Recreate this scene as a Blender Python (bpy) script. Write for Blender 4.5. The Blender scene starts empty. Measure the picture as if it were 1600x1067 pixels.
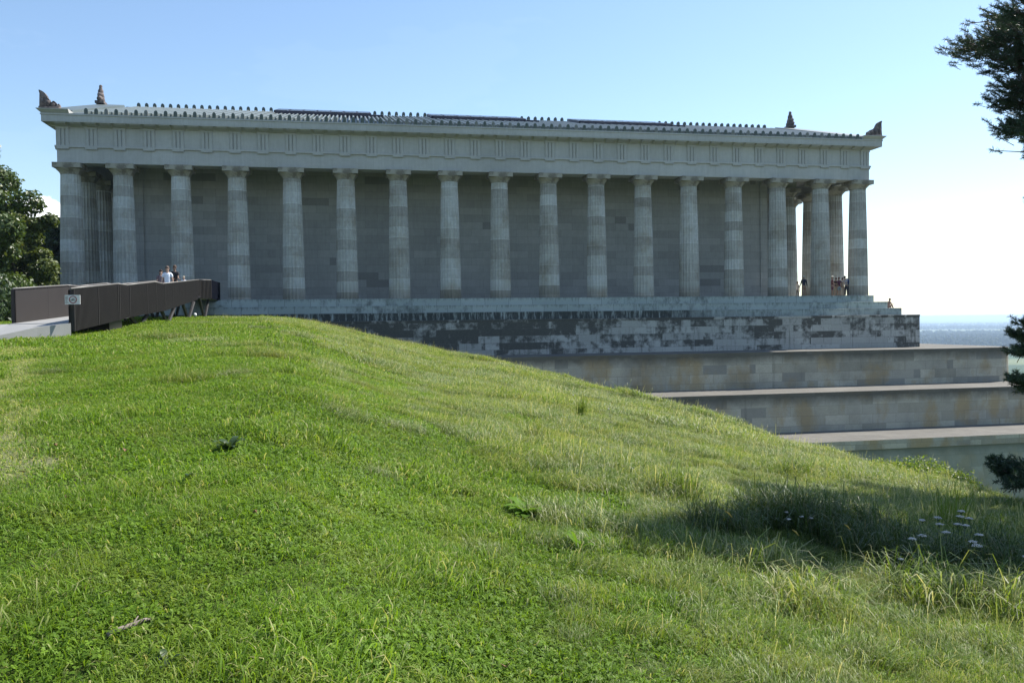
import bpy, bmesh, math, random
import numpy as np
from mathutils import Vector, Matrix, Euler
random.seed(7); rng = np.random.default_rng(7)
PI = math.pi
sc = bpy.context.scene
C = sc.collection

# ------------------------------------------------------------------ camera
F_PX = 1290.33
Fv = Vector((0.18636866, 0.98220099, -0.02340819))
Rv = Vector((0.98234095, -0.18669007, -0.01237204))
Uv = Vector((0.01652191, 0.02068906, 0.99964943))
cd = bpy.data.cameras.new('camera'); cd.sensor_width = 36; cd.lens = 36 * F_PX / 1600
cd.clip_start = 0.1; cd.clip_end = 200000
cam = bpy.data.objects.new('camera', cd); C.objects.link(cam)
m3 = Matrix((Rv, Uv, -Fv)).transposed()
cam.matrix_world = m3.to_4x4()
sc.camera = cam
def ray(px, py):
    return Fv + Rv * ((px - 800) / F_PX) - Uv * ((py - 533.5) / F_PX)
def X_at(px, Y, py=500):
    d = ray(px, py); return d.x / d.y * Y

# ------------------------------------------------------------------ sky, sun, exposure
SUN_AZ, SUN_EL = math.radians(65.5), math.radians(49.4)     # azimuth clockwise from +Y
w = bpy.data.worlds.new('World'); sc.world = w; w.use_nodes = True
wn, wl = w.node_tree.nodes, w.node_tree.links
bg = wn['Background']
sky = wn.new('ShaderNodeTexSky'); sky.sky_type = 'NISHITA'; sky.sun_disc = False
sky.sun_elevation = SUN_EL; sky.sun_rotation = SUN_AZ
sky.altitude = 400; sky.air_density = 1.2; sky.dust_density = 0.4; sky.ozone_density = 3.0
# real clouds are far beyond everything: a small cumulus low on the left and faint wisps, by direction
tc = wn.new('ShaderNodeTexCoord')
def wmath(op, a, b=None, c=None):
    n = wn.new('ShaderNodeMath'); n.operation = op
    for i, v in enumerate((a, b, c)):
        if v is None: continue
        if isinstance(v, (int, float)): n.inputs[i].default_value = v
        else: wl.new(v, n.inputs[i])
    return n.outputs[0]
def wvdot(vec):
    n = wn.new('ShaderNodeVectorMath'); n.operation = 'DOT_PRODUCT'
    wl.new(tc.outputs['Generated'], n.inputs[0]); n.inputs[1].default_value = vec
    return n.outputs['Value']
cdir = ray(58, 338).normalized()
cside = Vector((cdir.y, -cdir.x, 0)).normalized(); cup = cside.cross(cdir)
du, dv, dw = wvdot(cside), wvdot(cup), wvdot(cdir)
nz = wn.new('ShaderNodeTexNoise'); nz.inputs['Scale'].default_value = 55; nz.inputs['Detail'].default_value = 7
wl.new(tc.outputs['Generated'], nz.inputs['Vector'])
uu = wmath('DIVIDE', du, 0.028); vv = wmath('DIVIDE', dv, 0.019)
rr = wmath('SQRT', wmath('ADD', wmath('MULTIPLY', uu, uu), wmath('MULTIPLY', vv, vv)))
mask = wmath('SUBTRACT', 1.15, wmath('ADD', rr, wmath('MULTIPLY', wmath('SUBTRACT', nz.outputs['Fac'], 0.5), 1.6)))
mask = wmath('MINIMUM', wmath('MAXIMUM', wmath('MULTIPLY', mask, 3.5), 0.0), 0.85)
mask = wmath('MULTIPLY', mask, wmath('GREATER_THAN', dw, 0.9))
nw = wn.new('ShaderNodeTexNoise'); nw.inputs['Scale'].default_value = 2.2; nw.inputs['Detail'].default_value = 8; nw.inputs['Roughness'].default_value = 0.62
mp = wn.new('ShaderNodeMapping'); mp.inputs['Scale'].default_value = (1, 1.3, 3.5); mp.inputs['Rotation'].default_value = (0.25, 0.35, 0)
wl.new(tc.outputs['Generated'], mp.inputs['Vector']); wl.new(mp.outputs[0], nw.inputs['Vector'])
wisp = wmath('MINIMUM', wmath('MAXIMUM', wmath('MULTIPLY', wmath('SUBTRACT', nw.outputs['Fac'], 0.55), 0.5), 0.0), 0.008)
fac = wmath('MAXIMUM', mask, wisp)
mixc = wn.new('ShaderNodeMix'); mixc.data_type = 'RGBA'
wl.new(fac, mixc.inputs['Factor']); wl.new(sky.outputs[0], mixc.inputs['A']); mixc.inputs['B'].default_value = (12.0, 12.2, 12.6, 1)
wl.new(mixc.outputs['Result'], bg.inputs['Color']); bg.inputs['Strength'].default_value = 0.096
sd = bpy.data.lights.new('sun', 'SUN'); sd.energy = 4.3; sd.angle = math.radians(0.53); sd.color = (1.0, 0.95, 0.87)
sun = bpy.data.objects.new('sun', sd); C.objects.link(sun)
sdir = Vector((math.sin(SUN_AZ) * math.cos(SUN_EL), math.cos(SUN_AZ) * math.cos(SUN_EL), math.sin(SUN_EL)))
sun.rotation_euler = sdir.to_track_quat('Z', 'Y').to_euler(); sun.location = sdir * 100
sc.view_settings.view_transform = 'Standard'; sc.view_settings.look = 'None'
sc.view_settings.exposure = 1.0; sc.view_settings.gamma = 1
sc.cycles.max_bounces = 8; sc.cycles.diffuse_bounces = 4; sc.cycles.volume_bounces = 1

# ------------------------------------------------------------------ helpers
def link(o, parent=None):
    C.objects.link(o)
    if parent is not None: o.parent = parent
    return o
def tag(o, label=None, cat=None, group=None, kind=None):
    if label: o['label'] = label
    if cat: o['category'] = cat
    if group: o['group'] = group
    if kind: o['kind'] = kind
    return o
def empty(name, loc=(0, 0, 0), rotz=0, **k):
    o = bpy.data.objects.new(name, None); C.objects.link(o)
    o.location = loc; o.rotation_euler = (0, 0, rotz); return tag(o, **k)
class MB:
    def __init__(s): s.v = []; s.f = []; s.sm = []
    def add(s, vs, fs, smooth=False):
        b = len(s.v); s.v += [tuple(v) for v in vs]; s.f += [tuple(b + i for i in f) for f in fs]; s.sm += [smooth] * len(fs)
        return s
    def box(s, x0, x1, y0, y1, z0, z1):
        vs = [(x0,y0,z0),(x1,y0,z0),(x1,y1,z0),(x0,y1,z0),(x0,y0,z1),(x1,y0,z1),(x1,y1,z1),(x0,y1,z1)]
        return s.add(vs, [(0,3,2,1),(4,5,6,7),(0,1,5,4),(1,2,6,5),(2,3,7,6),(3,0,4,7)])
    def obox(s, M, sx, sy, sz):
        vs = [M @ Vector((a*sx/2, b*sy/2, c*sz/2)) for c in (-1,1) for b in (-1,1) for a in (-1,1)]
        return s.add(vs, [(0,2,3,1),(4,5,7,6),(0,1,5,4),(1,3,7,5),(3,2,6,7),(2,0,4,6)])
    def tube(s, pts, rad, n=8, cap=True, smooth=True):
        pts = [Vector(p) for p in pts]; rad = rad if hasattr(rad, '__len__') else [rad]*len(pts)
        vs = []; fs = []
        t = (pts[1]-pts[0]).normalized(); up = Vector((0,0,1)) if abs(t.z) < .9 else Vector((1,0,0))
        for i, p in enumerate(pts):
            t = (pts[min(i+1,len(pts)-1)] - pts[max(i-1,0)]).normalized()
            a = t.cross(up).normalized(); b = a.cross(t).normalized(); up = b
            for k in range(n):
                an = 2*PI*k/n; vs.append(p + (a*math.cos(an)+b*math.sin(an))*rad[i])
        for i in range(len(pts)-1):
            for k in range(n): fs.append((i*n+k, i*n+(k+1)%n, (i+1)*n+(k+1)%n, (i+1)*n+k))
        if cap: fs.append(tuple(range(n-1,-1,-1))); fs.append(tuple((len(pts)-1)*n+k for k in range(n)))
        return s.add(vs, fs, smooth)
    def blob(s, c, r, n=8, m=6, jit=0.0):
        vs = [(c[0],c[1],c[2]-r[2])]; fs = []
        for i in range(1, m):
            th = PI*i/m
            for k in range(n):
                ph = 2*PI*k/n; j = 1 + (random.random()-.5)*jit
                vs.append((c[0]+r[0]*math.sin(th)*math.cos(ph)*j, c[1]+r[1]*math.sin(th)*math.sin(ph)*j, c[2]-r[2]*math.cos(th)*j))
        vs.append((c[0],c[1],c[2]+r[2])); last = len(vs)-1
        for k in range(n):
            fs.append((0, 1+(k+1)%n, 1+k)); fs.append((last, 1+(m-2)*n+k, 1+(m-2)*n+(k+1)%n))
        for i in range(m-2):
            for k in range(n): fs.append((1+i*n+k, 1+i*n+(k+1)%n, 1+(i+1)*n+(k+1)%n, 1+(i+1)*n+k))
        return s.add(vs, fs, True)
    def prism(s, outline, fn0, fn1):
        n = len(outline); vs = [fn0(p) for p in outline] + [fn1(p) for p in outline]
        fs = [tuple(range(n-1,-1,-1)), tuple(range(n,2*n))] + [(i,(i+1)%n,n+(i+1)%n,n+i) for i in range(n)]
        return s.add(vs, fs)
    def mesh(s, name, mat=None):
        me = bpy.data.meshes.new(name); me.from_pydata(s.v, [], s.f)
        me.polygons.foreach_set('use_smooth', s.sm)
        if mat: me.materials.append(mat)
        me.update(); return me
    def build(s, name, mat=None, parent=None):
        return link(bpy.data.objects.new(name, s.mesh(name, mat)), parent)
def fix_normals(me):
    bm = bmesh.new(); bm.from_mesh(me); bmesh.ops.recalc_face_normals(bm, faces=bm.faces); bm.to_mesh(me); bm.free()
def bevel(o, wd=0.02, seg=1):
    m = o.modifiers.new('bevel', 'BEVEL'); m.width = wd; m.segments = seg; m.limit_method = 'ANGLE'; return o

# ------------------------------------------------------------------ material helpers
class NT:
    def __init__(s, name):
        s.m = bpy.data.materials.new(name); s.m.use_nodes = True
        s.t = s.m.node_tree; s.n = s.t.nodes; s.l = s.t.links; s.b = s.n['Principled BSDF']
        s.tc = s.n.new('ShaderNodeTexCoord')
    def put(s, sock, v):
        if isinstance(v, bpy.types.NodeSocket): s.l.new(v, sock)
        elif isinstance(v, (tuple, list)) and len(v) == 3 and sock.type == 'RGBA': sock.default_value = (*v, 1)
        else: sock.default_value = v
    def math(s, op, a, b=0.0, c=0.0, clamp=False):
        n = s.n.new('ShaderNodeMath'); n.operation = op; n.use_clamp = clamp
        for i, v in enumerate((a, b, c)): s.put(n.inputs[i], v)
        return n.outputs[0]
    def mix(s, f, a, b, bl='MIX'):
        n = s.n.new('ShaderNodeMix'); n.data_type = 'RGBA'; n.blend_type = bl
        s.put(n.inputs['Factor'], f); s.put(n.inputs['A'], a); s.put(n.inputs['B'], b); return n.outputs['Result']
    def noise(s, sc=1.0, det=4, rough=.55, scale=(1,1,1), vec=None, dist=0.0):
        mp = s.n.new('ShaderNodeMapping'); mp.inputs['Scale'].default_value = scale
        s.l.new(vec if vec is not None else s.tc.outputs['Object'], mp.inputs['Vector'])
        n = s.n.new('ShaderNodeTexNoise'); n.inputs['Scale'].default_value = sc; n.inputs['Detail'].default_value = det
        n.inputs['Roughness'].default_value = rough; n.inputs['Distortion'].default_value = dist
        s.l.new(mp.outputs[0], n.inputs['Vector']); return n.outputs['Fac']
    def ramp(s, v, a, b, clamp=True):
        n = s.n.new('ShaderNodeMapRange'); n.clamp = clamp; s.put(n.inputs[0], v)
        n.inputs[1].default_value = a; n.inputs[2].default_value = b; return n.outputs[0]
    def wallvec(s):
        x = s.n.new('ShaderNodeSeparateXYZ'); s.l.new(s.tc.outputs['Object'], x.inputs[0])
        c = s.n.new('ShaderNodeCombineXYZ'); s.l.new(s.math('ADD', x.outputs[0], x.outputs[1]), c.inputs[0]); s.l.new(x.outputs[2], c.inputs[1])
        return c.outputs[0], x.outputs
    def brick(s, vec, wd, h, mortar=.012, off=.5, bias=0.0, smooth=0.2):
        n = s.n.new('ShaderNodeTexBrick'); s.l.new(vec, n.inputs['Vector']); n.inputs['Scale'].default_value = 1
        n.inputs['Brick Width'].default_value = wd; n.inputs['Row Height'].default_value = h; n.offset = off; n.offset_frequency = 2
        n.inputs['Mortar Size'].default_value = mortar; n.inputs['Mortar Smooth'].default_value = smooth; n.inputs['Bias'].default_value = bias
        n.inputs['Color1'].default_value = (0,0,0,1); n.inputs['Color2'].default_value = (1,1,1,1); n.inputs['Mortar'].default_value = (.5,.5,.5,1)
        return n.outputs['Color'], n.outputs['Fac']
    def bump(s, h, st=.3, d=.02):
        n = s.n.new('ShaderNodeBump'); n.inputs['Strength'].default_value = st; n.inputs['Distance'].default_value = d
        s.l.new(h, n.inputs['Height']); s.l.new(n.outputs[0], s.b.inputs['Normal'])
    def out(s, col, rough=.8, spec=.3):
        s.put(s.b.inputs['Base Color'], col); s.put(s.b.inputs['Roughness'], rough); s.b.inputs['Specular IOR Level'].default_value = spec
        return s.m
def plain(name, col, rough=.7, metal=0, var=.25, sc=6.0, spec=.4):
    t = NT(name); n = t.noise(sc, 4)
    c2 = tuple(c*(1-var) for c in col); c1 = tuple(min(1, c*(1+var)) for c in col)
    t.b.inputs['Metallic'].default_value = metal
    return t.out(t.mix(n, c2, c1), rough, spec)

# ---- stone materials
def mat_ashlar(name, base, wd, h, var=.10, spot=None, mort=.45):
    t = NT(name); vec, xyz = t.wallvec()
    bc, bf = t.brick(vec, wd, h, .010)
    bc2, _ = t.brick(vec, wd*1.7, h, .0, .37)
    n1 = t.noise(.25, 5); n2 = t.noise(3.0, 6, .65); n3 = t.noise(1.4, 5, .6, (6, 6, .5))
    k = t.math('MULTIPLY_ADD', bc, var*1.0, 1 - var*.5)
    k = t.math('MULTIPLY', k, t.math('MULTIPLY_ADD', bc2, var*.7, 1 - var*.35))
    k = t.math('MULTIPLY', k, t.math('MULTIPLY_ADD', n2, .30, .85))
    k = t.math('MULTIPLY', k, t.math('MULTIPLY_ADD', n1, .45, .78))
    k = t.math('MULTIPLY', k, t.math('MULTIPLY_ADD', n3, .30, .85))
    k = t.math('MULTIPLY', k, t.math('SUBTRACT', 1.0, t.math('MULTIPLY', bf, mort)))
    if spot:   # a few blocks were replaced with a darker stone
        s1 = t.math('GREATER_THAN', t.math('MULTIPLY', bc, bc2), spot)
        k = t.math('MULTIPLY', k, t.math('SUBTRACT', 1.0, t.math('MULTIPLY', s1, .38)))
    col = t.mix(1.0, base, t.mix(n2, (1,.99,.97), (.97,.98,1)), 'MULTIPLY')
    cc = t.n.new('ShaderNodeVectorMath'); cc.operation = 'SCALE'; t.l.new(col, cc.inputs[0]); t.l.new(k, cc.inputs['Scale'])
    t.bump(t.math('SUBTRACT', n2, bf), .25, .02)
    return t.out(cc.outputs[0], .85, .25)
M_wall = mat_ashlar('cella_stone', (.40,.395,.38), 2.0, .62, .17, .74, .35)
M_ent = mat_ashlar('entablature_stone', (.42,.42,.405), 4.1, 3.0, .06, None, .2)
def mat_column():
    t = NT('column_drum_stone')
    x = t.n.new('ShaderNodeSeparateXYZ'); t.l.new(t.tc.outputs['Object'], x.inputs[0])
    oi = t.n.new('ShaderNodeObjectInfo')
    z = t.math('ADD', t.math('MULTIPLY', x.outputs[2], 1.22), t.math('MULTIPLY', oi.outputs['Random'], 37.0))
    fl = t.math('FLOOR', z)
    wn_ = t.n.new('ShaderNodeTexWhiteNoise'); wn_.noise_dimensions = '2D'
    cb = t.n.new('ShaderNodeCombineXYZ'); t.l.new(fl, cb.inputs[0]); t.l.new(t.math('MULTIPLY', oi.outputs['Random'], 91.0), cb.inputs[1]); t.l.new(cb.outputs[0], wn_.inputs['Vector'])
    r = wn_.outputs['Value']
    fr = t.math('FRACT', z); joint = t.math('LESS_THAN', t.math('ABSOLUTE', t.math('SUBTRACT', fr, .02)), .022)
    vv = t.n.new('ShaderNodeVectorMath'); vv.operation = 'ADD'; t.l.new(t.tc.outputs['Object'], vv.inputs[0])
    cr = t.n.new('ShaderNodeCombineXYZ'); t.l.new(t.math('MULTIPLY', oi.outputs['Random'], 60.0), cr.inputs[0]); t.l.new(cr.outputs[0], vv.inputs[1])
    n2 = t.noise(4.5, 6, .7, vec=vv.outputs[0]); n3 = t.noise(1.1, 5, .6, (5, 5, .6), vec=vv.outputs[0]); n1 = t.noise(.6, 4, vec=vv.outputs[0])
    k = t.math('MULTIPLY_ADD', r, .50, .64)
    k = t.math('MULTIPLY', k, t.math('MULTIPLY_ADD', n2, .7, .65))
    k = t.math('MULTIPLY', k, t.math('MULTIPLY_ADD', n3, .6, .70))
    k = t.math('MULTIPLY', k, t.math('MULTIPLY_ADD', joint, .28, 1.0))
    # rusty grime around the feet
    foot = t.ramp(t.math('ADD', x.outputs[2], t.math('MULTIPLY', n2, -2.2)), .1, -1.0)
    col = t.mix(r, (.47,.455,.41), (.42,.43,.42))
    col = t.mix(t.ramp(n1, .45, .75), col, (.30,.275,.22))
    col = t.mix(t.math('MULTIPLY', foot, .45), col, (.11,.08,.05))
    cc = t.n.new('ShaderNodeVectorMath'); cc.operation = 'SCALE'; t.l.new(col, cc.inputs[0]); t.l.new(k, cc.inputs['Scale'])
    t.bump(n2, .5, .03)
    return t.out(cc.outputs[0], .85, .25)
M_col = mat_column()
def mat_cap():
    t = NT('capital_stone'); n = t.noise(1.3, 5, .65); n2 = t.noise(6, 5, .7)
    col = t.mix(t.ramp(n, .46, .60), (.38,.36,.30), (.17,.155,.125)); col = t.mix(t.math('MULTIPLY', n2, .4), col, (.20,.175,.13))
    t.bump(n2, .4, .03); return t.out(col, .85, .25)
M_cap = mat_cap()
def mat_step():
    t = NT('step_stone'); vec, xyz = t.wallvec(); bc, bf = t.brick(vec, 1.95, 5.0, .012, 0)
    n = t.noise(.9, 7, .72, (1.5, 1.5, .9)); big = t.noise(.12, 3); fine = t.noise(5, 6, .7); run = t.noise(2.2, 6, .75, (1.7, 1.7, .25))
    zf = t.math('FRACT', t.math('DIVIDE', t.math('ADD', xyz[2], 5.62), .583))   # height inside each step, 0 bottom 1 top
    col = t.mix(bc, (.41,.45,.43), (.33,.375,.355)); col = t.mix(t.math('MULTIPLY', fine, .5), col, (.27,.31,.29))
    stain = t.math('MULTIPLY', t.ramp(t.math('ADD', n, t.math('MULTIPLY', big, .55)), .80, 1.0), .7)
    drip = t.math('MULTIPLY', t.ramp(t.math('ADD', run, t.math('MULTIPLY', t.math('SUBTRACT', zf, .5), .35)), .57, .74), .50)
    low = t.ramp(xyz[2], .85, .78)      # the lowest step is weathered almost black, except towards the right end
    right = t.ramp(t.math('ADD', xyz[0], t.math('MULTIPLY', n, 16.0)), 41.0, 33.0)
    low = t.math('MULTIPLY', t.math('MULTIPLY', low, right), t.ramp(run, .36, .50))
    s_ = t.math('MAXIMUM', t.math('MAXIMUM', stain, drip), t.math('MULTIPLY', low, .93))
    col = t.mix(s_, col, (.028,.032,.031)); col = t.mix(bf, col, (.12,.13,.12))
    t.bump(fine, .3, .02); return t.out(col, .85, .25)
M_step = mat_step()
def mat_podium():
    t = NT('weathered_podium_stone'); vec, xyz = t.wallvec()
    b1, f1 = t.brick(vec, 1.75, .537, .010, .43); b2, f2 = t.brick(vec, 2.9, .537, .0, .31); b3, f3 = t.brick(vec, 1.1, 1.074, .0, .61)
    big = t.noise(.16, 4, .6); n = t.noise(1.3, 7, .72); fine = t.noise(6, 6, .7); run = t.noise(1.6, 5, .65, (3, 3, .18))
    v = t.math('ADD', t.math('MULTIPLY', b1, .26), t.math('MULTIPLY', b2, .26))
    v = t.math('ADD', v, t.math('MULTIPLY', b3, .16))
    v = t.math('ADD', v, t.math('MULTIPLY', big, .50)); v = t.math('ADD', v, t.math('MULTIPLY', n, .95)); v = t.math('SUBTRACT', v, .105)
    v = t.math('ADD', v, t.math('MULTIPLY', xyz[2], .07)); v = t.math('ADD', v, t.math('MULTIPLY', xyz[0], -.0035))
    dark = t.ramp(t.math('ADD', v, t.math('MULTIPLY', t.math('GREATER_THAN', xyz[0], 45.2), .14)), .72, .90)
    light = t.mix(t.math('MULTIPLY_ADD', fine, .6, t.math('MULTIPLY', b1, .4)), (.25,.25,.235), (.52,.515,.485)); dk = t.mix(fine, (.028,.030,.028), (.105,.102,.092))
    col = t.mix(t.math('MULTIPLY', dark, .95), light, dk)
    col = t.mix(t.math('MULTIPLY', t.ramp(run, .58, .70), .6), col, (.07,.07,.065)); col = t.mix(t.math('MULTIPLY', f1, .6), col, (.10,.10,.095))
    t.bump(fine, .4, .03); return t.out(col, .85, .25)
M_pod = mat_podium()
def mat_terrace(z0, h, name, green=0.0):
    t = NT(name); vec, xyz = t.wallvec()
    b1, f1 = t.brick(vec, 1.9, h/4.0, .016, .43); b2, f2 = t.brick(vec, 4.3, h/4.0, .0, .31)
    big = t.noise(.22, 4, .6); n = t.noise(.9, 7, .7); fine = t.noise(5, 6, .7); och = t.noise(.45, 5, .6, (1, 1, .6)); run = t.noise(1.0, 5, .65, (2.2, 2.2, .2))
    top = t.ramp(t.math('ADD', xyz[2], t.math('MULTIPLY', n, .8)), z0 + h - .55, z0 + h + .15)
    col = t.mix(b1, (.36,.33,.255), (.64,.59,.475)); col = t.mix(t.math('MULTIPLY', fine, .6), col, (.21,.205,.18))
    col = t.mix(t.math('MULTIPLY', t.ramp(b2, .6, .75), .25), col, (.48,.46,.42))
    patch = t.math('MULTIPLY', t.ramp(t.math('MULTIPLY', b1, b2), .50, .56), .60); col = t.mix(patch, col, (.13,.13,.125))
    col = t.mix(t.math('MULTIPLY', t.ramp(och, .50, .63), .62), col, (.36,.245,.10))
    col = t.mix(t.math('MULTIPLY', t.ramp(big, .45, .62), .45), col, (.17,.16,.135))
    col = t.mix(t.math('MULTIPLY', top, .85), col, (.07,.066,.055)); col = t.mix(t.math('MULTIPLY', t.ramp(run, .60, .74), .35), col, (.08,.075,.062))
    sp = t.noise(16, 5, .75); col = t.mix(t.math('MULTIPLY', t.ramp(sp, .52, .72), .45), col, (.13,.12,.10)); col = t.mix(t.math('MULTIPLY', f1, .42), col, (.12,.115,.10))
    if green: col = t.mix(green, col, (.23,.27,.205))
    t.bump(fine, .35, .03); return t.out(col, .85, .2)
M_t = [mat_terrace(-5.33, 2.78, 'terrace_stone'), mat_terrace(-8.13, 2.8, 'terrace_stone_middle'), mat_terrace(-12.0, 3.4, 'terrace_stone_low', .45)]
def mat_pave():
    t = NT('walkway_paving'); v = t.n.new('ShaderNodeMapping'); t.l.new(t.tc.outputs['Object'], v.inputs['Vector'])
    b, f = t.brick(v.outputs[0], 2.2, 1.2, .02); n = t.noise(1.5, 6, .7); n2 = t.noise(.35, 4)
    col = t.mix(n, (.105,.098,.085), (.21,.20,.178)); col = t.mix(t.math('MULTIPLY', b, .4), col, (.10,.095,.085)); col = t.mix(f, col, (.10,.10,.08))
    col = t.mix(t.math('MULTIPLY', t.ramp(n2, .52, .68), .5), col, (.20,.19,.165))
    return t.out(col, .9, .2)
M_pave = mat_pave()
def mat_roof():
    t = NT('verdigris_roof_tiles'); n = t.noise(1.1, 6, .7); n2 = t.noise(.3, 3)
    col = t.mix(n, (.065,.088,.088), (.165,.195,.188)); col = t.mix(t.math('MULTIPLY', n2, .5), col, (.09,.115,.112))
    return t.out(col, .45, .5)
M_roof = mat_roof()
def mat_acro():
    t = NT('weathered_dark_stone'); n = t.noise(2.2, 6, .7)
    col = t.mix(t.ramp(n, .42, .62), (.07,.06,.06), (.22,.18,.165)); t.bump(n, .7, .08); return t.out(col, .85, .25)
M_acro = mat_acro()
M_antefix = plain('bronze_green_antefix', (.10,.125,.115), .6, 0, .5, 1.3)
M_antefix2 = plain('grey_stone_antefix', (.21,.22,.21), .7, 0, .4, 1.3)
M_sky_frame = plain('painted_steel', (.045,.045,.075), .45, 0, .3)
M_glass = plain('dark_roof_glass', (.02,.022,.04), .12, 0, .2); M_frame_lt = plain('zinc_flashing', (.32,.30,.34), .5, 0, .3)
M_black = plain('powder_coated_steel', (.028,.026,.025), .5, 0, .25, 2)
M_brown = plain('brown_steel_balusters', (.023,.019,.0175), .7, 0, .3, 1.5)
M_rail = plain('grey_handrail', (.17,.16,.15), .5, .2, .15)
def mat_conc():
    t = NT('pale_concrete'); n = t.noise(2.5, 7, .7); n2 = t.noise(.4, 4); col = t.mix(n, (.25,.25,.245), (.35,.35,.345)); col = t.mix(t.math('MULTIPLY', n2, .35), col, (.21,.205,.19))
    t.bump(n, .2, .01); return t.out(col, .85, .25)
M_conc = mat_conc()
M_dark_int = plain('dark_ceiling_stone', (.22,.21,.19), .9, 0, .3, .5)  # one even, darker stone tone for the colonnade ceiling

# ------------------------------------------------------------------ terrain shape
_sil = [ # px column, silhouette row, distance (m), slope of the fall beyond
 (-400, None, 70, 0.0), (0, None, 66, 0.0), (345, None, 60, 0.0), (450, 497.5, 57, .015), (520, 513, 54, .08), (600, 532, 50, .14), (700, 553, 45, .22), (800, 575, 38, .30),
 (1000, 627, 29, .42), (1150, 669, 24, .50), (1250, 699, 21, .55), (1400, 744, 17.5, .60), (1530, 779, 15, .62), (1600, 797, 14, .62), (2000, 860, 12, .62)]
_az, _R, _Z, _S, _B = [], [], [], [], []
for px, py, R_, S_ in _sil:
    d = ray(px, py or 500); a = math.atan2(d.x, d.y)
    z = R_ * math.cos(0) * d.z / math.hypot(d.x, d.y) if py else .55
    _az.append(a); _R.append(R_); _Z.append(z); _S.append(S_); _B.append(.7 if px < 500 else max(0.0, .7 - (px-500)/500*.7))
_az += [_az[-1] + .8, PI]; _R += [11, 11]; _Z += [-3.4, -2.2]; _S += [.62, .3]; _B += [0, 0]
_az = [-PI, _az[0]-.3] + _az; _R = [40, 70] + _R; _Z = [-2.2, .4] + _Z; _S = [.02, 0.0] + _S; _B = [0, .5] + _B
def _sm(xs, ys):   # densify & smooth the tables
    g = np.linspace(-PI, PI, 1441); v = np.interp(g, xs, ys); k = np.hanning(21); k /= k.sum()
    vp = np.concatenate([np.full(10, v[0]), v, np.full(10, v[-1])]); return g, np.convolve(vp, k, 'valid')
_g, _R = _sm(_az, _R); _, _Z = _sm(_az, _Z); _, _S = _sm(_az, _S); _, _B = _sm(_az, _B)
def ground(x, y):
    x = np.asarray(x, float); y = np.asarray(y, float)
    rho = np.hypot(x, y); a = np.arctan2(x, y)
    R_ = np.interp(a, _g, _R); Zs = np.interp(a, _g, _Z); S_ = np.interp(a, _g, _S); B_ = np.interp(a, _g, _B)
    t = np.minimum(rho/R_, 1.0)
    z = -1.65 + (Zs+1.65)*(t + B_*t*(1-t))
    d = np.maximum(rho - R_, 0.0); wd = 3.0
    s_end = (Zs+1.65)*(1-B_)/R_
    z = z + s_end*d*np.exp(-d/6.0) - S_*(np.sqrt(d*d+wd*wd)-wd)
    bumps = .012*np.sin(x*1.7+.6*y)*np.sin(y*1.3-.4*x) + .05*np.sin(x*.61+1.2)*np.sin(y*.53+.7)
    z = z + bumps*np.clip(rho/4, 0, 1)*np.clip(1.2-np.abs(t-1)*0, 0, 1)
    return np.maximum(z, -99.0)
def gz(x, y): return float(ground(x, y))

def mat_hill():
    t = NT('meadow_soil_and_turf'); g = t.n.new('ShaderNodeNewGeometry')
    n = t.noise(.35, 5, vec=g.outputs['Position']); n2 = t.noise(9, 6, .7, vec=g.outputs['Position'])
    col = t.mix(n, (.05,.08,.014), (.075,.10,.022)); col = t.mix(t.math('MULTIPLY', n2, .6), col, (.03,.035,.012))
    sx = t.n.new('ShaderNodeSeparateXYZ'); t.l.new(g.outputs['Position'], sx.inputs[0])
    dl = t.math('ABSOLUTE', t.math('MULTIPLY_ADD', sx.outputs[1], .372, sx.outputs[0])); wd_ = t.math('MULTIPLY_ADD', sx.outputs[1], .035, .2)
    worn = t.math('MULTIPLY', t.ramp(t.math('SUBTRACT', dl, wd_), .15, -.15), t.ramp(sx.outputs[1], 6, 8)); col = t.mix(t.math('MULTIPLY', worn, .55), col, (.22,.22,.13))
    return t.out(col, .95, .1)
M_hill = mat_hill()
az_grid = np.concatenate([np.linspace(-PI, -.75, 40, endpoint=False), np.linspace(-.75, 1.1, 300, endpoint=False), np.linspace(1.1, PI, 40)])
rho_grid = np.concatenate([[0.05, .5, 1, 1.5], np.arange(2, 20, .3), np.arange(20, 70, .9), [72, 76, 82, 90, 100, 115, 130, 150, 175, 210, 260, 330, 420, 520, 640]])
A, Rr = np.meshgrid(az_grid, rho_grid); XX = Rr*np.sin(A); YY = Rr*np.cos(A); ZZ = ground(XX, YY)
ZZ = np.where(Rr > 500, -101.5, ZZ)
nR, nA = A.shape
idx = np.arange(nR*nA).reshape(nR, nA)
fs = np.stack([idx[:-1,:-1], idx[1:,:-1], idx[1:,1:], idx[:-1,1:]], -1).reshape(-1, 4)[:, ::-1]
me = bpy.data.meshes.new('grass_hill'); me.from_pydata(np.stack([XX, YY, ZZ-.015], -1).reshape(-1, 3).tolist(), [], fs.tolist())
me.polygons.foreach_set('use_smooth', [True]*len(me.polygons)); me.materials.append(M_hill); me.update()
tag(link(bpy.data.objects.new('hill', me)), kind='structure')

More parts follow.
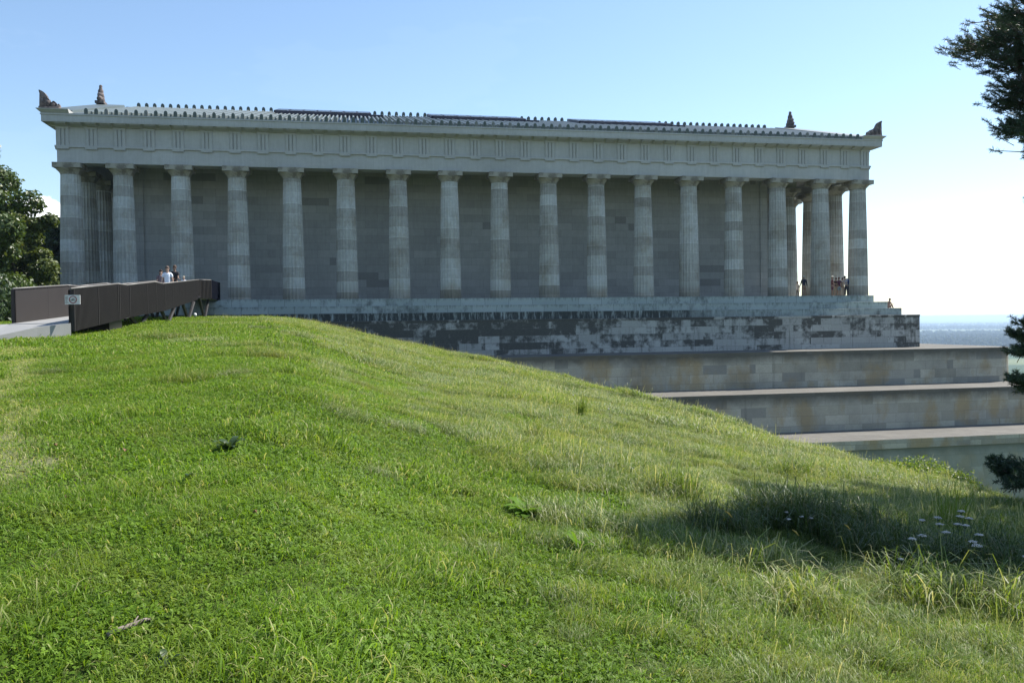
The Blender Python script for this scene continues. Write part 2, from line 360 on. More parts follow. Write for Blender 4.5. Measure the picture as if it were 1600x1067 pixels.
# ------------------------------------------------------------------ the temple
S = 4.1; CC = 3.652
colx = [44.11, 44.11-CC] + [44.11-CC-S*k for k in range(1, 15)]; colx.append(colx[-1]-CC); colx = colx[::-1]
Y0 = 66.69; coly = [Y0, Y0+CC] + [Y0+CC+S*k for k in range(1, 6)]; coly.append(coly[-1]+CC)
XL, XR, YN, YF = colx[0], colx[-1], coly[0], coly[-1]
YC = (YN+YF)/2; ZS, ZA = 1.96, 12.1
temple = empty('temple', ((XL+XR)/2, YC, ZS), label='long grey Doric stone temple with seventeen columns along its side on a stepped base', cat='temple')
TO = Vector(((XL+XR)/2, YC, ZS))
def tpart(mb, name, mat, parent=temple, world=True):
    """build in world coordinates, parented with matching inverse"""
    o = mb.build(name, mat, parent)
    if parent is temple and world: o.location = -TO
    return o
def ring_profile(prof, x0, x1, y0, y1, closed=False):
    """sweep an (outward e, z) profile round a rectangle of column axes"""
    mb = MB(); n = len(prof); vs = []
    for e, z in prof: vs += [(x0-e, y0-e, z), (x1+e, y0-e, z), (x1+e, y1+e, z), (x0-e, y1+e, z)]
    fs = []
    for i in range(n - (0 if closed else 1)):
        j = (i+1) % n
        for k in range(4): fs.append((i*4+k, i*4+(k+1) % 4, j*4+(k+1) % 4, j*4+k))
    return mb.add(vs, fs)
# steps
for e_, za, zb in ((2.53, .22, .81), (1.73, .81, 1.385), (.94, 1.385, 1.96)):
    mb = MB().box(XL-e_, XR+e_, YN-e_, YF+e_, za, zb)
    o = tpart(mb, 'step', M_step); bevel(o, .015); o.data.materials.clear(); o.data.materials.append(M_step)
# columns: fluted shaft with entasis + capital
def shaft_mesh():
    nfl, sub, rings = 20, 4, 14; H = 9.36; vs = []; fs = []; n = nfl*sub
    for i in range(rings+1):
        t = i/rings; r = .865 - (.865-.675)*t + .018*math.sin(PI*t)
        for k in range(n):
            a = 2*PI*k/n; ph = (k % sub)/sub; dep = .058*(r/.86)*math.sin(PI*ph)**.8 if ph else 0
            rr_ = r - dep; vs.append((rr_*math.cos(a), rr_*math.sin(a), H*t))
    for i in range(rings):
        for k in range(n): fs.append((i*n+k, i*n+(k+1) % n, (i+1)*n+(k+1) % n, (i+1)*n+k))
    return MB().add(vs, fs).mesh('shaft', M_col)
def capital_mesh():
    mb = MB(); n = 40; prof = [(.675, 9.34), (.70, 9.38), (.685, 9.41), (.70, 9.44), (.78, 9.56), (.90, 9.68), (.955, 9.74), (.955, 9.77), (.90, 9.79)]
    vs = [(r*math.cos(2*PI*k/n), r*math.sin(2*PI*k/n), z) for r, z in prof for k in range(n)]
    fs = [(i*n+k, i*n+(k+1) % n, (i+1)*n+(k+1) % n, (i+1)*n+k) for i in range(len(prof)-1) for k in range(n)]
    mb.add(vs, fs, True); mb.box(-.965, .965, -.965, .965, 9.775, 10.139)
    return mb.mesh('capital', M_cap)
SH, CAP = shaft_mesh(), capital_mesh()
def put_column(x, y):
    c = bpy.data.objects.new('column', SH); link(c, temple); c.location = Vector((x, y, ZS)) - TO
    c.rotation_euler = (0, 0, (hash((round(x*7), round(y*5))) % 20)*PI/10)
    k = bpy.data.objects.new('capital', CAP); link(k, c); k.rotation_euler = (0, 0, -c.rotation_euler[2])
for x in colx: put_column(x, YN)
for y in coly[1:]: put_column(XR, y)
for y in coly[1:]: put_column(XL, y)
for x in colx[12:-1]: put_column(x, YF)
for i in range(6): put_column(40.0, 71.69 + i*(YC-71.69)*2/5)
# entablature
aw = .68
mb = MB(); mb.box(XL-aw, XR+aw, YN-aw, YN+aw, ZA, 13.22); mb.box(XL-aw, XR+aw, YF-aw, YF+aw, ZA, 13.22)
mb.box(XL-aw, XL+aw, YN+aw, YF-aw, ZA, 13.22); mb.box(XR-aw, XR+aw, YN+aw, YF-aw, ZA, 13.22)
mb.box(40-aw, 40+aw, 71.69-aw, 89.5+aw, ZA, 13.03)
arch = tpart(mb, 'architrave', M_ent)
mb = MB(); e1 = .80
for a in ((XL-e1, XR+e1, YN-e1, YN-aw+.3), (XL-e1, XR+e1, YF+aw-.3, YF+e1), (XL-e1, XL-aw+.3, YN-aw+.3, YF+aw-.3), (XR+aw-.3, XR+e1, YN-aw+.3, YF+aw-.3)):
    mb.box(*a, 13.223, 13.36)
tpart(mb, 'taenia', M_ent)
mb = MB(); fw = .66
for a in ((XL-fw, XR+fw, YN-fw, YN+fw), (XL-fw, XR+fw, YF-fw, YF+fw), (XL-fw, XL+fw, YN+fw, YF-fw), (XR-fw, XR+fw, YN+fw, YF-fw)):
    mb.box(*a, 13.363, 14.72)
frieze = tpart(mb, 'frieze', M_ent)
# triglyphs (three bars with chamfered grooves, a cap and a regula with guttae)
def tri_mesh():
    mb = MB(); wv = .82; out = []; n = 3; bar = wv/3; pr = .095; g = .045
    xs = [(-wv/2, pr-g)]
    for i in range(3):
        a = -wv/2 + i*bar
        xs += [(a+g*1.2, pr), (a+bar-g*1.2, pr)] + ([(a+bar, pr-.085)] if i < 2 else [])
    xs.append((wv/2, pr-g)); ol = [(-wv/2, -.02)] + xs + [(wv/2, -.02)]
    mb.prism(ol, lambda p: (p[0], -p[1], 0), lambda p: (p[0], -p[1], 1.21))
    mb.box(-wv/2-.01, wv/2+.01, -pr-.02, .01, 1.213, 1.355)
    mb.box(-wv/2, wv/2, -pr-.055, .06, -.255, -.145)
    for i in range(6):
        cx = -wv/2 + wv*(i+.5)/6; mb.box(cx-.038, cx+.038, -pr-.03, .06, -.30, -.257)
    me = mb.mesh('triglyph', M_ent); fix_normals(me); return me
TRI = tri_mesh()
def put_tri(x, y, rz):
    o = link(bpy.data.objects.new('triglyph', TRI), frieze); o.location = (x, y, 13.363); o.rotation_euler = (0, 0, rz)
tx = [XL-.66+.42] + [v for i in range(16) for v in ([colx[i]] if i else []) + [(colx[i]+colx[i+1])/2]] + [XR+.66-.42]
tx[1] = (tx[0]+tx[2])/2; tx[-2] = (tx[-1]+tx[-3])/2
for x in tx: put_tri(x, YN-fw, 0)
ty = [YN-.66+.42] + [v for i in range(7) for v in ([coly[i]] if i else []) + [(coly[i]+coly[i+1])/2]] + [YF+.66-.42]
ty[1] = (ty[0]+ty[2])/2; ty[-2] = (ty[-1]+ty[-3])/2
for y in ty: put_tri(XR+fw, y, PI/2); put_tri(XL-fw, y, -PI/2)
# cornice with mutules
prof = [(.60, 14.72), (.74, 14.722), (.76, 14.80), (1.37, 14.99), (1.385, 14.92), (1.44, 14.92), (1.44, 15.38), (1.49, 15.41), (1.49, 15.51), (.5, 15.53)]
mb = ring_profile(prof, XL, XR, YN, YF)
def mutule_row(xs, y, sgn, alongx=True):
    for x in xs:
        for (a, b, o_) in ((.78, 1.36, 0),):
            za, zb = 14.806 + .04*0, 14.985
            if alongx:
                vs = [(x-.37, y-sgn*a, za-.075), (x+.37, y-sgn*a, za-.075), (x+.37, y-sgn*b, zb-.095), (x-.37, y-sgn*b, zb-.095), (x-.37, y-sgn*a, za+.02), (x+.37, y-sgn*a, za+.02), (x+.37, y-sgn*b, zb+.02), (x-.37, y-sgn*b, zb+.02)]
            else:
                vs = [(y+sgn*a, x-.37, za-.075), (y+sgn*a, x+.37, za-.075), (y+sgn*b, x+.37, zb-.095), (y+sgn*b, x-.37, zb-.095), (y+sgn*a, x-.37, za+.02), (y+sgn*a, x+.37, za+.02), (y+sgn*b, x+.37, zb+.02), (y+sgn*b, x-.37, zb+.02)]
            mb.add(vs, [(0,3,2,1),(4,5,6,7),(0,1,5,4),(1,2,6,5),(2,3,7,6),(3,0,4,7)])
            if alongx:
                for gi in range(6):
                    gx = x-.37+.74*(gi+.5)/6; mb.box(gx-.032, gx+.032, y-sgn*(b-.03), y-sgn*(b-.10), zb-.145, zb-.09)
mut = [tx[0]+ (tx[-1]-tx[0])*i/64 for i in range(65)]
mutule_row(mut, YN, 1); muty = [ty[0] + (ty[-1]-ty[0])*i/28 for i in range(29)]
mutule_row(muty, XR, 1, False); mutule_row(muty, XL, -1, False)
me = mb.mesh('cornice', M_ent); corn = link(bpy.data.objects.new('cornice', me), temple); corn.location = -TO
# corner blocks of the sima
ZE = 15.45
def corner_block(x0, x1, y0, y1):
    mb = MB(); pr = [(1.42, 15.513), (1.50, 15.54), (1.60, 15.62), (1.70, 15.76), (1.72, 15.80), (1.0, 15.803)]
    return pr
for sx in (0, 1):
    for sy in (0, 1):
        cx = XL if sx == 0 else XR; cy = YN if sy == 0 else YF; ox = -1 if sx == 0 else 1; oy = -1 if sy == 0 else 1
        mb = MB(); lv = [(1.43, 15.513), (1.48, 15.57), (1.60, 15.68), (1.69, 15.76), (1.70, 15.81)]; vs = []
        for e, z in lv:
            vs += [(cx+ox*e, cy+oy*e, z), (cx-ox*.45, cy+oy*e, z), (cx-ox*.45, cy-oy*.45, z), (cx+ox*e, cy-oy*.45, z)]
        fs = [(i*4+k, i*4+(k+1) % 4, (i+1)*4+(k+1) % 4, (i+1)*4+k) for i in range(len(lv)-1) for k in range(4)] + [(0,3,2,1), (16,17,18,19)]
        mb.add(vs, fs); me = mb.mesh('corner_block', M_ent); fix_normals(me); o = link(bpy.data.objects.new('corner_block', me), temple); o.location = -TO
# ceiling of the colonnade, cella walls
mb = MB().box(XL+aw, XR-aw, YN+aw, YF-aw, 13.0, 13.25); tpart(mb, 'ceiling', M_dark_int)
CX0, CX1, CY0, CY1 = -17.0, 37.3, YN+4.3, YF-4.3
mb = MB(); mb.box(CX0, CX1, CY0, CY1, 1.962, 13.05); tpart(mb, 'cella_wall', M_wall)
for (x0, x1) in ((CX0-.25, CX0+.45), (CX1-.35, CX1+.35)):
    for (y0, y1) in ((CY0-.10, CY0+1.0), (CY1-1.0, CY1+.10)):
        mb = MB().box(x0, x1, y0, y1, 1.963, 12.2); mb.box(x0-.06, x1+.06, y0-.06, y1+.06, 12.2, 12.6); tpart(mb, 'anta_pilaster', M_wall)
mb = MB(); mb.box(CX0-.05, CX1+.05, CY0-.07, CY0+.02, 1.963, 2.9); tpart(mb, 'wall_plinth', M_wall)
# pediments and roof
ZR = 19.80; half = YC - YN
sl = (ZR-15.54)/(half+1.42)
for cx, ox in ((XL, -1), (XR, 1)):
    mb = MB(); ol = [(YN+.2, 15.44), (YF-.2, 15.44), (YC, ZR-.3)]
    mb.prism(ol, lambda p: (cx+ox*.5, p[0], p[1]), lambda p: (cx+ox*.1, p[0], p[1]))
    me = mb.mesh('pediment', M_ent); fix_normals(me); o = link(bpy.data.objects.new('pediment', me), temple); o.location = -TO
    mb = MB(); ol = [(YN-.40, 15.44+(1.02)*sl+.02), (YC, ZR+.02), (YF+.40, 15.44+1.02*sl+.02), (YF+.40, 15.44+1.02*sl+.30), (YC, ZR+.30), (YN-.40, 15.44+1.02*sl+.30)]
    mb.prism(ol, lambda p: (cx+ox*1.80, p[0], p[1]), lambda p: (cx-ox*.35, p[0], p[1]))
    me = mb.mesh('raking_cornice', M_roof); fix_normals(me); o = link(bpy.data.objects.new('raking_cornice', me), temple); o.location = -TO
rx0, rx1 = XL-1.38, XR+1.38
mb = MB()
for sgn in (-1, 1):
    ye = YN-1.40 if sgn < 0 else YF+1.40
    vs = [(rx0, ye, 15.54), (rx1, ye, 15.54), (rx1, YC, ZR), (rx0, YC, ZR), (rx0, ye, 15.36), (rx1, ye, 15.36), (rx1, YC, ZR-.2), (rx0, YC, ZR-.2)]
    mb.add(vs, [(0,1,2,3) if sgn < 0 else (3,2,1,0), (7,6,5,4), (0,4,5,1), (0,3,7,4), (1,5,6,2)])
DX = S/6; nrib = int((rx1-rx0-1.2)/DX); ax0 = colx[8] - DX*math.floor((colx[8]-rx0-2.3)/DX)
ribx = [ax0 + DX*i for i in range(200) if ax0+DX*i < rx1-2.0]
for x in ribx:      # cover tiles run up the slope in line with the antefixes; second ones half way between
    for dx, wd, hh in ((0, .085, .23), (DX/2, .07, .20)):
        vs = []
        for (y, z) in ((YN-1.36, 15.555), (YC, ZR+.012)):
            vs += [(x+dx-wd, y, z-.03), (x+dx-wd*.95, y, z+hh-.04), (x+dx, y, z+hh), (x+dx+wd*.95, y, z+hh-.04), (x+dx+wd, y, z-.03)]
        mb.add(vs, [(i, i+1, 6+i, 5+i) for i in range(4)] + [(4,3,2,1,0)])
for i in range(26):  # tile courses
    t = i/26; y = YN-1.38 + (half+1.36)*t; z = 15.54 + (y-(YN-1.40))*sl
    vs = [(rx0+.3, y, z+.006), (rx1-.3, y, z+.006), (rx1-.3, y+.10, z+.045), (rx0+.3, y+.10, z+.045), (rx1-.3, y+.62, z+.62*sl+.004), (rx0+.3, y+.62, z+.62*sl+.004)]
    mb.add(vs, [(0,1,2,3), (3,2,4,5)])
me = mb.mesh('roof', M_roof); roof = link(bpy.data.objects.new('roof', me), temple); roof.location = -TO
def antefix_mesh(wd, h, mat, th=.07):
    ol = [(-wd/2, 0), (wd/2, 0), (wd/2, h*.62), (wd*.42, h*.82), (wd*.22, h*.96), (0, h), (-wd*.22, h*.96), (-wd*.42, h*.82), (-wd/2, h*.62)]
    mb = MB(); mb.prism(ol, lambda p: (p[0], -th, p[1]), lambda p: (p[0], th, p[1]))
    mb.box(-wd*.09, wd*.09, -th-.03, -th+.01, h*.15, h*.8)
    me = mb.mesh('antefix', mat); fix_normals(me); return me
AF = [antefix_mesh(.26, .43, M_antefix, .06), antefix_mesh(.26, .43, M_antefix2, .06)]; AR = antefix_mesh(.30, .50, M_antefix, .11)
for i, x in enumerate(ribx):
    o = link(bpy.data.objects.new('eave_antefix', AF[0 if (i*7 % 5) < 2 or i % 2 else 1]), temple); o.location = Vector((x, YN-1.43, 15.52)) - TO
SKY = [(-6.7, 1.7), (7.2, 16.0), (21.2, 30.4)]
for i, x in enumerate(ribx):
    if x < -19.9 or x > 42.8 or any(a-.2 < x < b-.1 for a, b in SKY): continue
    o = link(bpy.data.objects.new('ridge_antefix', AR), temple); o.location = Vector((x, YC, ZR+.03)) - TO
mb = MB(); mb.tube([(rx0+1.9, YC, ZR+.03), (rx1-1.9, YC, ZR+.03)], .12, 8); me = mb.mesh('ridge_cap', M_roof); o = link(bpy.data.objects.new('ridge_cap', me), temple); o.location = -TO
# skylights: steel grillage with glass panes lying along the ridge
for a, b in SKY:
    sk = MB(); ang = math.atan(sl)
    def P(x, d, h): # d = distance down slope from ridge, h = above roof
        return (x, YC - d*math.cos(ang) - h*math.sin(ang)*1, ZR - d*math.sin(ang) + h*math.cos(ang))
    def slab(mb, x0, x1, d0, d1, h0, h1):
        vs = [P(x0,d1,h0), P(x1,d1,h0), P(x1,d0,h0), P(x0,d0,h0), P(x0,d1,h1), P(x1,d1,h1), P(x1,d0,h1), P(x0,d0,h1)]
        mb.add(vs, [(0,3,2,1),(4,5,6,7),(0,1,5,4),(1,2,6,5),(2,3,7,6),(3,0,4,7)])
    slab(sk, a, b, .0, 4.6, .34, .40); slab(sk, a, b, 4.42, 4.6, .05, .40); slab(sk, a, b, 0, .15, .10, .44); slab(sk, a-.05, a+.1, 0, 4.6, .0, .42); slab(sk, b-.1, b+.05, 0, 4.6, .0, .42)
    slab(sk, a+.2, b+1.1, 5.3, 5.45, .10, .34)
    slab(sk, a, b, 2.2, 2.35, .02, .44)
    nb = 7
    for k in range(nb+1):
        xx = a + (b-a)*k/nb; slab(sk, xx-.05, xx+.05, 0, 6.3, .05, .14)
    o = tpart(sk, 'skylight', M_sky_frame)
    for k in range(nb):
        x0 = a + (b-a)*k/nb + .08; x1 = a + (b-a)*(k+1)/nb - .08
        pn = MB(); slab(pn, x0, x1, .2, 2.15, .402, .43); slab(pn, x0, x1, 2.4, 4.38, .402, .43); q = pn.build('glass_pane', M_glass, o)
        pn = MB(); slab(pn, x0, x1, 4.38, 4.46, .402, .45); 
        pn.build('flashing', M_frame_lt, o)
# acroteria
def lump(mb, pts):
    for (x, y, z, a, b, c) in pts: mb.blob((x, y, z), (a, b, c), 9, 7, .16)
def apex_acroterion(cx, flip=1):
    e = empty('acroterion', (0, 0, 0)); e.parent = temple; e.location = Vector((cx, YC, ZR+.30)) - TO; e.scale = (.9, .9, .92)
    mb = MB(); mb.box(-.42, .42, -.62, .62, -.02, .22)
    lump(mb, [(0,0,.45,.36,.62,.34), (0,.45,.45,.28,.30,.28), (0,-.45,.42,.28,.30,.28), (0,0,.85,.32,.46,.36), (.02,.36,.78,.22,.26,.26), (0,-.36,.80,.22,.26,.26), (0,0,1.22,.26,.32,.34), (0,.2,1.15,.17,.2,.24), (0,-.2,1.12,.17,.2,.24), (0,0,1.52,.17,.19,.26), (0,0,1.72,.16,.17,.17)])
    mb.build('carved_palmette', M_acro, e); return e
apex_acroterion(XL-1.60); apex_acroterion(XR+1.35)
def corner_acroterion(cx, cy, ox):
    e = empty('acroterion', (0, 0, 0)); e.parent = temple; e.location = Vector((cx, cy, 15.80)) - TO; e.scale = (.74, .85, .80)
    mb = MB(); mb.box(-.98, .86, -.36, .36, -.01, .30)
    ol = [(-.98,0),(.86,0),(.88,.45),(.80,.62),(.68,.50),(.60,.62),(.42,.82),(.28,.86),(.18,.74),(.0,.78),(-.06,1.0),(-.2,1.1),(-.3,1.34),(-.48,1.58),(-.70,1.72),(-.93,1.82),(-1.0,1.78),(-.92,1.5),(-.95,.8)]
    mb.prism(ol, lambda p: (p[0]*ox, -.2, p[1]), lambda p: (p[0]*ox, .2, p[1]))
    lump(mb, [(-.7*ox,0,.7,.3,.36,.5), (-.66*ox,0,1.2,.24,.28,.36), (-.2*ox,0,.6,.3,.38,.36), (.3*ox,0,.5,.26,.36,.28), (.68*ox,0,.34,.2,.32,.24), (-.78*ox,0,1.55,.14,.16,.22)])
    o = mb.build('carved_palmette', M_acro, e); fix_normals(o.data)
corner_acroterion(XL-.93, YN-.95, 1); corner_acroterion(XR+.93, YN-.95, -1); corner_acroterion(XR+.93, YF+.95, -1)

# ------------------------------------------------------------------ podium and terraces
def wall_poly(x0, x1, y0, y1, r, seg=10):
    """rectangle with a rounded near right and far right corner"""
    pts = [(x0, y0)]
    for k in range(seg+1):
        a = -PI/2 + PI/2*k/seg; pts.append((x1-r+r*math.cos(a), y0+r+r*math.sin(a)))
    for k in range(seg+1):
        a = PI/2*k/seg; pts.append((x1-r+r*math.cos(a), y1-r+r*math.sin(a)))
    pts.append((x0, y1)); return pts
def slabpoly(pts, z0, z1, mat, name, parent):
    mb = MB(); mb.prism(pts, lambda p: (p[0], p[1], z0), lambda p: (p[0], p[1], z1)); o = mb.build(name, mat, parent); fix_normals(o.data); return o
p_ = empty('podium', label='tall blackened and pale patchwork stone podium directly under the temple steps', cat='podium')
slabpoly([(-25, YN-3.53), (XR+3.53, YN-3.53), (XR+3.53, YF+3.53), (-25, YF+3.53)], -2.60, .06, M_pod, 'podium_wall', p_)
o = slabpoly([(-25, YN-3.56), (XR+3.56, YN-3.56), (XR+3.56, YF+3.56), (-25, YF+3.56)], .06, .217, M_pod, 'coping', p_); bevel(o, .02)
TD = [(2, 9.5, 7.9, -2.55, -5.33, 2.0), (7, 13.1, 12.5, -5.33, -8.13, 3.0), (13, 18.2, 17.4, -8.13, -18.0, 4.0)]
TL = ['uppermost ochre stained terrace wall below the podium', 'middle terrace wall of grey and ochre blocks between the two paved ledges', 'lowest greenish terrace wall under the widest paved ledge by the meadow']
for i, (xl, er, en, zt, zb, rad) in enumerate(TD):
    t_ = empty('terrace_wall', label=TL[i], cat='terrace wall', group='stepped terrace walls below the temple')
    pts = wall_poly(xl, XR+er, YN-en, YF+en, rad)
    if i < 2:
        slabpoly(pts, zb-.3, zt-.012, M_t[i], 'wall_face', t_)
    else:
        slabpoly(pts, zt-.62, zt-.012, M_t[1], 'coping', t_)
        mb = MB(); p2 = wall_poly(xl, XR+er-.12, YN-en+.12, YF+en-.12, rad); n = len(p2)
        p3 = wall_poly(xl-1, XR+er+1.2, YN-en-1.0, YF+en+1.2, rad)
        vs = [(a[0], a[1], zt-.62) for a in p2] + [(a[0], a[1], zt-10) for a in p3]
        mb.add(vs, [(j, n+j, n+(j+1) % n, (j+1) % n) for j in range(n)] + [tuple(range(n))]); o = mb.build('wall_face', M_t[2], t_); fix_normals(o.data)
    slabpoly(wall_poly(xl, XR+er-.03, YN-en+.03, YF+en-.03, rad), zt-.012, zt, M_pave, 'walkway', t_)
HAZE, USE_HAZE, GQ, DQ = 1.15e-4, True, 1.0, 1.0
# ------------------------------------------------------------------ footbridge, path, sign
OUT = [(-8.1, 26.0, 1.13, -.14), (-8.42, 32.0, 1.56, .22), (-8.45, 33.5, 1.58, .33), (-8.5, 38.0, 1.93, .58), (-8.56, 40.0, 1.95, .68), (-10.0, 57.0, 3.03, 1.75), (-9.4, 58.0, 3.05, 1.78), (-9.4, 61.6, 3.05, 1.80)]
INN = [(-10.9, 29.4, 1.28, .10), (-10.9, 34.5, 1.63, .35), (-10.9, 36.0, 1.66, .42), (-11.0, 40.0, 1.97, .66), (-11.1, 42.0, 2.0, .75), (-12.3, 57.5, 3.03, 1.80), (-12.3, 61.6, 3.05, 1.82)]
bridge = empty('footbridge', (-9.5, 45, .3), label='brown steel footbridge with slatted parapets on V legs rising to the temple floor', cat='footbridge')
BO = Vector((-9.5, 45, .3))
def bpart(mb, name, mat, parent=bridge):
    me = mb.mesh(name, mat); o = link(bpy.data.objects.new(name, me), parent)
    if parent is bridge: o.location = -BO
    return o
def parapet(line, side):
    mb = MB(); rl = MB()
    for (a, b) in zip(line[:-1], line[1:]):
        A_, B_ = Vector((a[0], a[1], 0)), Vector((b[0], b[1], 0)); L = (B_-A_).length; d = (B_-A_)/L; nrm = Vector((d.y, -d.x, 0))*side
        n = max(1, round(L/.13))
        for k in range(n):
            t = (k+.5)/n; x, y = a[0]+(b[0]-a[0])*t, a[1]+(b[1]-a[1])*t; zt = a[2]+(b[2]-a[2])*t; zb = a[3]+(b[3]-a[3])*t
            M = Matrix.Translation((x, y, (zt+zb)/2)) @ Matrix.Rotation(math.atan2(d.y, d.x), 4, 'Z')
            mb.obox(M, *((.045, .13) if k % 22 else (.05, .15)), zt-zb-.06)
        # backing sheet behind the bars, coloured like them
        off = nrm*-.05
        vs = [(a[0]+off.x-.004*0, a[1]+off.y, a[3]+.06), (b[0]+off.x, b[1]+off.y, b[3]+.06), (b[0]+off.x, b[1]+off.y, b[2]-.06), (a[0]+off.x, a[1]+off.y, a[2]-.06)]
        o2 = nrm*-.045; vs += [(v[0]+o2.x*.5, v[1]+o2.y*.5, v[2]) for v in vs]
        mb.add(vs, [(0,1,2,3), (7,6,5,4), (0,4,5,1), (3,2,6,7)])
        rl.tube([(a[0], a[1], a[2]), (b[0], b[1], b[2])], .032, 6)
    p = bpart(mb, 'parapet', M_brown); me = rl.mesh('handrail', M_rail); link(bpy.data.objects.new('handrail', me), p)
parapet(OUT[:-1], 1); parapet(INN, -1)
M_navy = plain('near_black_navy', (.006,.007,.012), .9, 0, .2, 2, 0.0)  # colour of the end panel alone, set far darker than the brown parapets
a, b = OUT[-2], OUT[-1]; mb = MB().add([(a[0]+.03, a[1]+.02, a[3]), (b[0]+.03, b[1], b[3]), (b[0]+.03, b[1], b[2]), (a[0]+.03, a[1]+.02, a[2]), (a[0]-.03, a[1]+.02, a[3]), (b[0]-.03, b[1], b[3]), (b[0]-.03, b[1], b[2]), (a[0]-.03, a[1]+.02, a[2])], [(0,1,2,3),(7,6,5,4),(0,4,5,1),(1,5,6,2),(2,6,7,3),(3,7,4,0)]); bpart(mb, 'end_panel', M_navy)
# deck (ramp with landings), kerb beams
dk = [((-8.2, 26.0), (-10.9, 29.0), .14), ((-8.5, 32), (-10.85, 34.5), .44), ((-8.5, 33.5), (-10.85, 36), .48), ((-8.55, 38), (-10.95, 40), .88), ((-8.6, 40), (-11.05, 42), .92), ((-10.0, 57), (-12.25, 57.3), 1.93), ((-9.5, 58), (-12.25, 58), 1.95), ((-9.5, 61.6), (-12.25, 61.6), 1.95), ((-10.4, 65.9), (-12.25, 65.9), 1.972)]
mb = MB(); vs = []
for a, b, z in dk: vs += [(a[0], a[1], z), (b[0], b[1], z), (b[0], b[1], z-.16), (a[0], a[1], z-.16)]
fs = [(i*4+k, i*4+(k+1) % 4, (i+1)*4+(k+1) % 4, (i+1)*4+k) for i in range(len(dk)-1) for k in range(4)] + [(0,1,2,3), tuple(len(dk)*4-4+k for k in (3,2,1,0))]
mb.add(vs, fs); o = bpart(mb, 'deck', M_conc); fix_normals(o.data)
def vleg(x, y, zt, spread=.75, inset=0):
    g = gz(x, y) - .12; mb = MB()
    for s_ in (-1, 1): mb.tube([(x, y, g), (x+.02*s_, y+spread*s_*1.0, zt)], [.085, .10], 6, smooth=False)
    mb.box(x-.17, x+.17, y-.2, y+.2, g-.05, g+.16)
    bpart(mb, 'support_leg', M_black)
for (px, Y, zt, sp) in ((220, 36.6, .52, 1.5), (265, 43.5, .95, 1.5), (297, 50.0, 1.4, 1.6), (322, 57.0, 1.85, 1.6)):
    x = X_at(px, Y, 505); vleg(x-.1, Y, zt, sp); vleg(x-1.9, Y, zt, sp)
mb = MB(); mb.box(-10.6, -8.6, 31.6, 33.2, -.6, .25); bpart(mb, 'abutment', M_black)
# concrete path coming in from the left
def conc_poly(pts, name, th=.35, mat=M_conc):
    mb = MB(); n = len(pts); vs = [(p[0], p[1], p[2]-th) for p in pts] + list(pts)
    mb.add(vs, [tuple(range(n-1,-1,-1)), tuple(range(n,2*n))] + [(i,(i+1)%n,n+(i+1)%n,n+i) for i in range(n)])
    bm = bmesh.new(); me = mb.mesh(name, mat); bm.from_mesh(me); bmesh.ops.recalc_face_normals(bm, faces=bm.faces); bmesh.ops.triangulate(bm, faces=[f for f in bm.faces if len(f.verts) > 4]); bm.to_mesh(me); bm.free()
    return link(bpy.data.objects.new(name, me))
PATH = [(-8.12, 26.0, .13), (-8.75, 25.2, .02), (-9.7, 23.9, -.29), (-12.5, 21.0, -.36), (-20, 15.5, -.70), (-38, 8, -1.1), (-45, 20, -.55), (-34, 27.5, -.05), (-22, 30.2, .06), (-14, 30.4, .12), (-10.95, 29.2, .135)]
tag(conc_poly(PATH, 'path', .5), kind='structure')
# sign on the near parapet
sx, sy, sz = -8.17, 25.86, .80
sign = empty('prohibition_sign', (sx, sy, sz), label='small white no cycling sign with a red ring on the near end of the parapet', cat='sign')
dS = Vector((-.35, 6, 0)).normalized(); sign.rotation_euler = (0, 0, math.radians(-4))
M_white = plain('sign_white', (.62,.60,.58), .5, 0, .06); M_red = plain('sign_red', (.22,.035,.035), .5, 0, .1); M_sblack = plain('sign_black', (.03,.03,.03), .5, 0, .1)
mb = MB().box(-.05, .37, -.012, .012, -.13, .14); mb.build('plate', M_white, sign)
def ring(mb, cx, cz, r0, r1, y, n=36):
    vs = []
    for k in range(n):
        a = 2*PI*k/n; vs += [(cx+r0*math.cos(a), y, cz+r0*math.sin(a)), (cx+r1*math.cos(a), y, cz+r1*math.sin(a))]
    mb.add(vs, [(2*k, 2*k+1, 2*((k+1)%n)+1, 2*((k+1)%n)) for k in range(n)])
mb = MB(); ring(mb, .175, .005, .085, .11, -.016); mb.build('red_ring', M_red, sign)
mb = MB(); ring(mb, .135, -.012, .021, .029, -.017, 18); ring(mb, .215, -.012, .021, .029, -.017, 18)
for a, b in (((.135,-.012),(.158,.03)), ((.158,.03),(.20,.03)), ((.20,.03),(.215,-.012)), ((.158,.03),(.175,-.012)), ((.175,-.012),(.20,.03)), ((.175,-.012),(.135,-.012)), ((.20,.03),(.205,.05)), ((.198,.05),(.215,.05)), ((.148,.04),(.168,.04))):
    mb.tube([(a[0], -.018, a[1]), (b[0], -.018, b[1])], .0035, 4)
mb.build('bicycle_symbol', M_sblack, sign)
mb = MB()
for r_ in range(5): mb.box(-.035, -.035+[.08,.065,.08,.05,.07][r_], -.016, -.013, .085-r_*.035, .098-r_*.035)
mb.box(-.04, .055, -.0155, -.0125, -.095, -.085); mb.build('small_print', M_sblack, sign)
# little white floodlight in the grass
fx = X_at(297, 49.0, 500); fl = empty('ground_spotlight', (fx+.35, 48.6, gz(fx, 48.6)), label='small white ground spotlight on a short post in the grass under the bridge', cat='spotlight')
mb = MB(); mb.tube([(0,0,0),(0,0,.16)], .03, 8); mb.build('post', M_black, fl)
mb = MB(); mb.tube([(0,-.06,.16),(0,.05,.27)], [.09,.07], 12); mb.build('lamp_head', plain('white_enamel', (.75,.75,.72), .4), fl)

